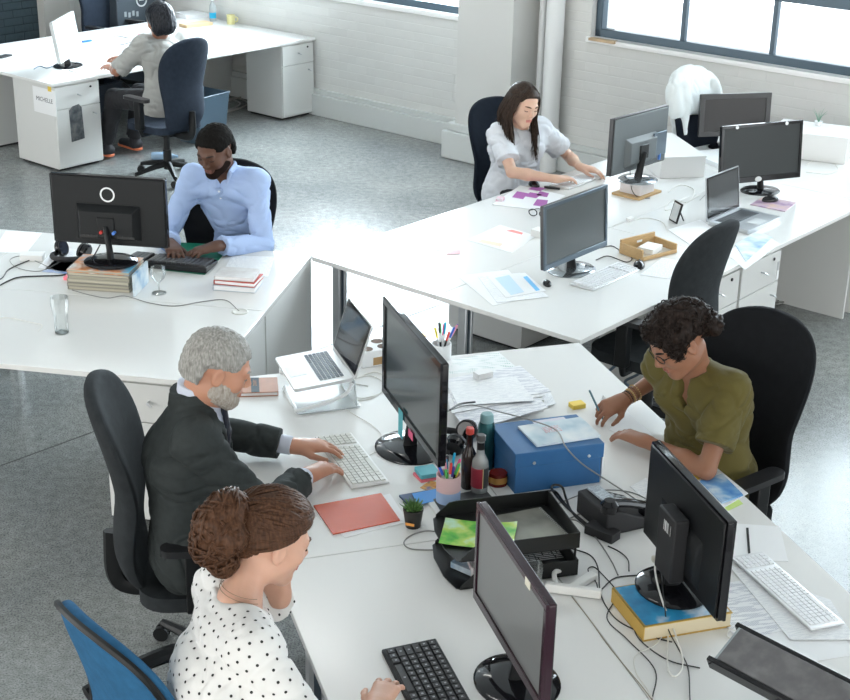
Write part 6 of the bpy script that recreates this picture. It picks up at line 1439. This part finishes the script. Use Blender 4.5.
# ---- 3 woman in olive
def woman_olive():
    pel = wf('F', 2.63, 4.50, .60); P = Person('woman with dark curly hair in an olive top writing at the desk', pel, YF+PI+rad(26), (.30, .14, .082), False, h=.0045, sc=1.05)
    P.pose(wf('F', 2.60, 4.50, .92), wf('F', 2.535, 4.50, 1.075), dv(679, 340, 1.215), rad(-22), rad(-34), rad(4), .165,
           {-1: hp(645, 441, 607, 429), 1: hp(624, 400, 600, 412, .81, (-.2, .35, -.9))},
           {-1: dirw(YF-PI/2, -.7), 1: dirw(YF+PI/2-.6, -.5)}, arml=(.285, .25))
    P.body({-1: .5, 1: .6}, {1: [1.0, 1.05, 1.3, 1.4]}, thumb=1.0)
    P.face(mat('dark_brow', (.02, .012, .01), .7), mat('brown_lip', (.34, .12, .09), .45))
    OL = mat('olive_jersey', (.105, .085, .016), .8, bump=.12, bscale=200, sheen=.1)
    f = np.array([0, 1, 0]); n, up = P.neck, P.up
    S = SDF(.005); P.torso(S, .014, .06); P.arms(S, .018, .05, upto=.70, wid=.016); S.cap(P.pel*1.05, P.pel*.84, .150, .160, .05, sx=1.25, xdir=P.X)
    S.ell(n+f*.05+up*.04, (.078, .085, .075), .015, 's'); 
    for t in np.linspace(0, 1, 7): S.ell((n+f*.11)*(1-t)+(P.chest+f*.15+up*.03)*t, (.034*(1-t)+.006, .06, .03), .008, 's')
    P.part('blouse', S, OL, folds(.013, (6, 6, 11)))
    P.trousers(mat('black_trousers', (.015, .015, .018), .8))
    hm = hair_mat('black_curls', (.006, .004, .0035), (.028, .018, .014), .5); g = P.g; c = P.sc
    lobes = [((0, -.02, .062), (.090, .098, .075)), ((0, -.085, .03), (.078, .06, .07)), ((.052, .02, .055), (.048, .062, .052)), ((-.052, .02, .055), (.048, .062, .052)), ((.0, .055, .078), (.066, .044, .038)), ((.066, .045, .02), (.026, .03, .036)), ((-.066, .045, .02), (.026, .03, .036)), ((-.03, -.115, -.01), (.05, .04, .045)), ((.04, -.105, -.01), (.045, .04, .04))]
    S = SDF(.005)
    for a, b_ in lobes: S.ell(g(a), np.array(b_)*c, .02, R=P.HR)
    P.part('hair', S, hm, folds(.016, (38, 38, 38), .006))
    rg = np.random.default_rng(11); cv = []
    for i in range(620):
        a, b_ = lobes[i % 5 if i % 3 else i % 9]; d = rg.normal(size=3); d /= np.linalg.norm(d)
        if d[1] > .7 and d[2] < .2: continue
        p = np.array(a)+d*np.array(b_)*1.0; u = np.cross(d, rg.normal(size=3)); u /= np.linalg.norm(u); w_ = np.cross(d, u); L_ = rg.uniform(.02, .045); R0 = rg.uniform(.004, .008); ph = rg.uniform(0, 6)
        pts = [g(p+u*(t-.5)*L_+(w_*math.cos(9*t+ph)+d*math.sin(9*t+ph))*R0) for t in np.linspace(0, 1, 11)]; cv.append((pts, list(.0021*c*np.sin(np.linspace(.4, PI-.3, 11)))))
    V, F = tubes_mesh(cv, 4); npmesh('curls', V, F, hm, P.root)
    # eyeglass-like dark frame
    cv = [([g((x*.032+.020*math.cos(a), .104-.03*abs(x*.032+.020*math.cos(a))/.05*.35, .004+.016*math.sin(a))) for a in np.linspace(0, 2*PI, 17)], [.0018]*17) for x in (-1, 1)]
    cv += [([g((x*.052, .092, .008)), g((x*.074, .05, .008)), g((x*.080, .0, .006))], [.0018]*3) for x in (-1, 1)]
    V, F = tubes_mesh(cv, 5); npmesh('eyeglasses', V, F, BLACK, P.root)
    w, e = P.wr[1], P.el[1]; d = nrm(w-e)
    for j, (t, rr, m_) in enumerate(((.012, .0042, 'bead_brown'), (.024, .0036, 'bead_black'), (.036, .0045, 'bead_gold'), (.050, .0034, 'bead_brown'), (.062, .0034, 'bead_gold'))):
        cols = {'bead_brown': (.16, .07, .03), 'bead_black': (.02, .02, .02), 'bead_gold': (.55, .38, .16)}; B_ = basis(d); mb = MB()
        for k in range(22):
            a = 2*PI*k/22; p = w-d*t+(B_[0]*math.cos(a)+B_[1]*math.sin(a))*(.0275+.0004*j*j); mb.lathe([(0, -rr), (rr*.7, -rr*.7), (rr, 0), (rr*.7, rr*.7), (0, rr)], 6, M=T(*p))
        mb.build('bracelet', mat(m_, cols[m_], .3), P.root)
    # pen in the hand
    fw = np.array(P.hd[1][0]); p = P.root.matrix_basis @ Vector(w+nrm(fw)*.105+np.array([0, 0, -.028])); q = D(588, 394, .86)
    p0 = Vector((p.x, p.y, DZ+.012)); mb = MB(); dd = (Vector((q.x, q.y, .885))-p0).normalized(); mb.tube([(0, 0, 0), tuple(dd*.012), tuple(dd*.15)], [.001, .0042, .0042], 8)
    tag(mb.build('pen', mat('teal_grey_pen', (.10, .20, .24), .3), loc=p0), 'slim grey pen held by the woman in olive', 'pen')
    return P
woman_olive()
# ---- 4 man in the light blue shirt
def man_blue():
    pel = wf('L', -2.42, 7.42, .60); P = Person('man with short black hair in a light blue shirt typing at the left desk', pel, YL-PI/2, (.105, .046, .027), True, h=.006, sc=1.05)
    P.pose(wf('L', -2.42, 7.37, .93), wf('L', -2.42, 7.25, 1.10), dv(215, 150, 1.245), rad(-16), rad(-22), rad(0), .176,
           {-1: hp(217, 246, 184, 256), 1: hp(170, 244, 180, 262)},
           {-1: dirw(YL+.3, -1.6), 1: dirw(YL+PI-.3, -1.6)}, arml=(.31, .27))
    P.body({-1: .5, 1: .5})
    bk = hair_mat('black_short_hair', (.004, .0035, .003), (.010, .009, .008), .8); P.face(mat('dark_brow', (.02, .012, .01), .7), mat('brown_lip2', (.16, .06, .045), .5))
    cap_hair(P, .010, .064, .010, .005, folds(.006, (70, 70, 70), .005), bk, 'hair'); c = P.sc; g = P.g
    S = SDF(.004); add_head(S, P.head, P.HR, c, True, only='jaw', infl=.0022)
    S.box(g((0, .03, .038)), np.array((.3, .3, .12))*c, .02, .012, 's', R=P.HR); S.box(g((0, -.07, -.06)), np.array((.3, .11, .3))*c, .01, .01, 's', R=P.HR); S.ell(g((0, .105, -.045)), np.array((.026, .03, .020))*c, .008, 's', R=P.HR); S.box(g((0, -.0, -.155)), np.array((.3, .3, .06))*c, .01, .02, 's', R=P.HR)
    P.part('beard', S, mat('dark_stubble', (.014, .008, .006), .8, spec=.1))
    SH = mat('light_blue_cotton', (.40, .52, .78), .75, bump=.1, bscale=150); f = np.array([0, 1, 0]); n, up = P.neck, P.up
    S = SDF(.006); P.torso(S, .014, .06); P.arms(S, .014, .05, upto=1.90, wid=.010); S.cap(P.pel*1.05, P.pel*.84, .150, .158, .05, sx=1.22, xdir=P.X)
    S.ell(n+up*.05+f*.045, (.058, .075, .06), .012, 's')
    for t in np.linspace(0, 1, 5): S.ell((n+f*.10)*(1-t)+(n+f*.12-up*.07)*t, (.034*(1-t)+.004, .04, .02), .008, 's')
    P.part('shirt', S, SH, folds(.013, (6, 6, 11)))
    S = SDF(.004)
    for q in (-1, 1):
        pts = [n-f*.070+up*.052, n+P.X*q*.074+up*.045, n+P.X*q*.060+f*.075+up*.012, n+P.X*q*.055+f*.112-up*.035]
        for i in range(3): S.cap(pts[i], pts[i+1], .0085, .0085 if i < 2 else .005, .006, sx=3.0, xdir=up if i < 2 else nrm(P.X*q+up*.6))
    P.part('collar', S, SH)
    S = SDF(.005); a = n+f*.105-up*.085; b_ = P.chest+f*.132-up*.06; S.cap(a, b_, .010, .010, .004, sx=2.2, xdir=P.X); P.part('button_placket', S, SH)
    for t in (.05, .35, .65, .95):
        mb = MB(); mb.lathe([(0, -.002), (.006, 0), (.006, .003), (0, .003)], 10, M=T(*((a*(1-t)+b_*t)+f*.0105)) @ Rx(-PI/2)); mb.build('button', PAPER, P.root)
    P.trousers(mat('dark_trousers', (.02, .022, .03), .8)); return P
man_blue()
# ---- 5 smiling woman
def woman_white():
    pel = wf('R', 7.33, 5.42, .58); P = Person('smiling woman with long dark hair in a white T-shirt at the right cluster', pel, YR-PI/2-rad(14), (.66, .42, .31), False, h=.006, sc=1.04)
    P.pose(wf('R', 7.31, 5.40, .88), wf('R', 7.29, 5.36, 1.045), dv(523, 104, 1.20), rad(-4), rad(-16), rad(-6), .165,
           {1: hp(556, 179, 580, 178), -1: hp(580, 167, 600, 172)},
           {1: dirw(YR+PI+.4, -.7), -1: dirw(YR, -.7)}, arml=(.28, .25))
    P.body({-1: .5, 1: .5}); P.face(mat('brown_brow', (.10, .05, .03), .7), mat('rose_lip', (.55, .20, .17), .45))
    WT = mat('white_tee', (.66, .68, .72), .8, bump=.1, bscale=120); f = np.array([0, 1, 0]); n, up = P.neck, P.up
    S = SDF(.006); P.torso(S, .015, .06); P.arms(S, .018, .05, upto=.72, wid=.018); S.cap(P.pel*1.05, P.pel*.84, .150, .160, .05, sx=1.25, xdir=P.X)
    S.ell(n+up*.035+f*.05, (.082, .085, .062), .015, 's'); P.part('t_shirt', S, WT, folds(.013, (6, 6, 11)))
    P.trousers(mat('black_trousers', (.015, .015, .018), .8))
    hm = hair_mat('dark_brown_hair', (.014, .009, .007), (.065, .042, .030), .4); g = P.g; c = P.sc
    cap_hair(P, .009, .072, .02, .005, None, hm, 'hair_cap')
    rg = np.random.default_rng(2); cv = []
    for i in range(420):
        sd = 1 if i % 2 else -1; a = rg.uniform(-.1, 1)  # angle around from temple to back
        th = -.35+a*(PI/2+.35); dx, dy = sd*math.cos(th), -math.sin(th)
        top = np.array((dx*.010+sd*.004, dy*.02-.01+.03*(1-a), .122)); mid = np.array((dx*.088, dy*.108-.006, .025)); low = np.array((dx*(.092+.02*rg.random()), dy*.115-.015, -.07))
        P0, P1, P2 = g(top), g(mid), g(low); ln = rg.uniform(.06, .20) if a > .25 else rg.uniform(.16, .28)
        fall = P2+np.array([0.0, (.035 if a < .25 else -.02), -ln]); 
        fall = fall+np.array([sd*(-.01), 0, 0])
        pts = [P0, (P0+P1)/2+nrm((P0+P1)/2-P.head)*.018, P1, (P1+P2)/2, P2, (P2+fall)/2+rg.normal(0, .006, 3), fall+rg.normal(0, .008, 3)]
        pts = np.array([list(v) for v in smoothpath(pts, 2)]); k = len(pts); cv.append((pts, list(.0052*c*np.sin(np.linspace(.5, PI-.12, k)))))
    V, F = tubes_mesh(cv, 5); npmesh('long_hair', V, F, hm, P.root); return P
woman_white()
# ---- 6 woman in grey, far left
def woman_far():
    pel = wf('R', 7.50, 9.06, .58); P = Person('woman with a dark bob in a grey top and orange-black sneakers, far left', pel, YR+PI/2, (.34, .15, .09), False, h=.0065, sc=1.05)
    kn = {q: (P.L(wf('R', 7.50+q*.13, 9.58, .53)), P.L(wf('R', 7.50+q*.15, 9.72, .11))) for q in (-1, 1)}
    P.pose(wf('R', 7.50, 9.08, .92), wf('R', 7.50, 9.13, 1.09), dv(160, 20, 1.23), rad(8), rad(-16), 0, .17,
           {1: hp(122, 59, 104, 57), -1: hp(112, 68, 92, 63)},
           {1: dirw(YR, -.8), -1: dirw(YR+PI, -.8)}, leg=kn, arml=(.28, .25))
    P.body({-1: .5, 1: .5}); P.face(mat('dark_brow', (.02, .012, .01), .7), mat('brown_lip', (.34, .12, .09), .45))
    GT = mat('grey_jersey', (.36, .36, .34), .85, bump=.1, bscale=120); n, up = P.neck, P.up
    S = SDF(.0065); P.torso(S, .020, .07); P.arms(S, .022, .05, upto=.95, wid=.014); S.cap(P.pel+np.array([0, -.02, .1]), P.pel*.80, .135, .165, .05, sx=1.2, xdir=P.X); S.ell(n+up*.045+np.array([0, .03, 0]), (.07, .075, .055), .012, 's'); P.part('top', S, GT, folds(.013, (6, 6, 11)))
    P.trousers(mat('black_trousers', (.015, .015, .018), .8)); P.shoes(mat('black_sneaker', (.025, .025, .03), .6), mat('orange_sole', (.80, .22, .10), .5))
    for q in (1, -1):
        S = SDF(.004); w, e = P.wr[q], P.el[q]; d = nrm(w-e); S.cap(w-d*.025, w-d*.01, .027, .027, .003, cut=True); P.part('bracelet' if q > 0 else 'wristwatch', S, PAPER)
    hm = hair_mat('blue_black_hair', (.008, .009, .012), (.035, .038, .045), .35); g = P.g; c = P.sc
    S = SDF(.005); add_head(S, P.head, P.HR, c, False, only='skull', infl=.016); S.ell(g((0, -.04, -.03)), np.array((.088, .072, .085))*c, .03, R=P.HR); S.ell(g((.055, -.01, -.04)), np.array((.035, .05, .07))*c, .02, R=P.HR); S.ell(g((-.055, -.01, -.04)), np.array((.035, .05, .07))*c, .02, R=P.HR)
    S.box(g((0, .115, -.055)), np.array((.13, .16, .20))*c, .03, .012, 's', R=P.HR); S.box(g((0, 0, -.19)), np.array((.4, .4, .14))*c, .01, .02, 's', R=P.HR)
    P.part('hair', S, hm, folds(.008, (50, 50, 14), .003)); return P
woman_far()
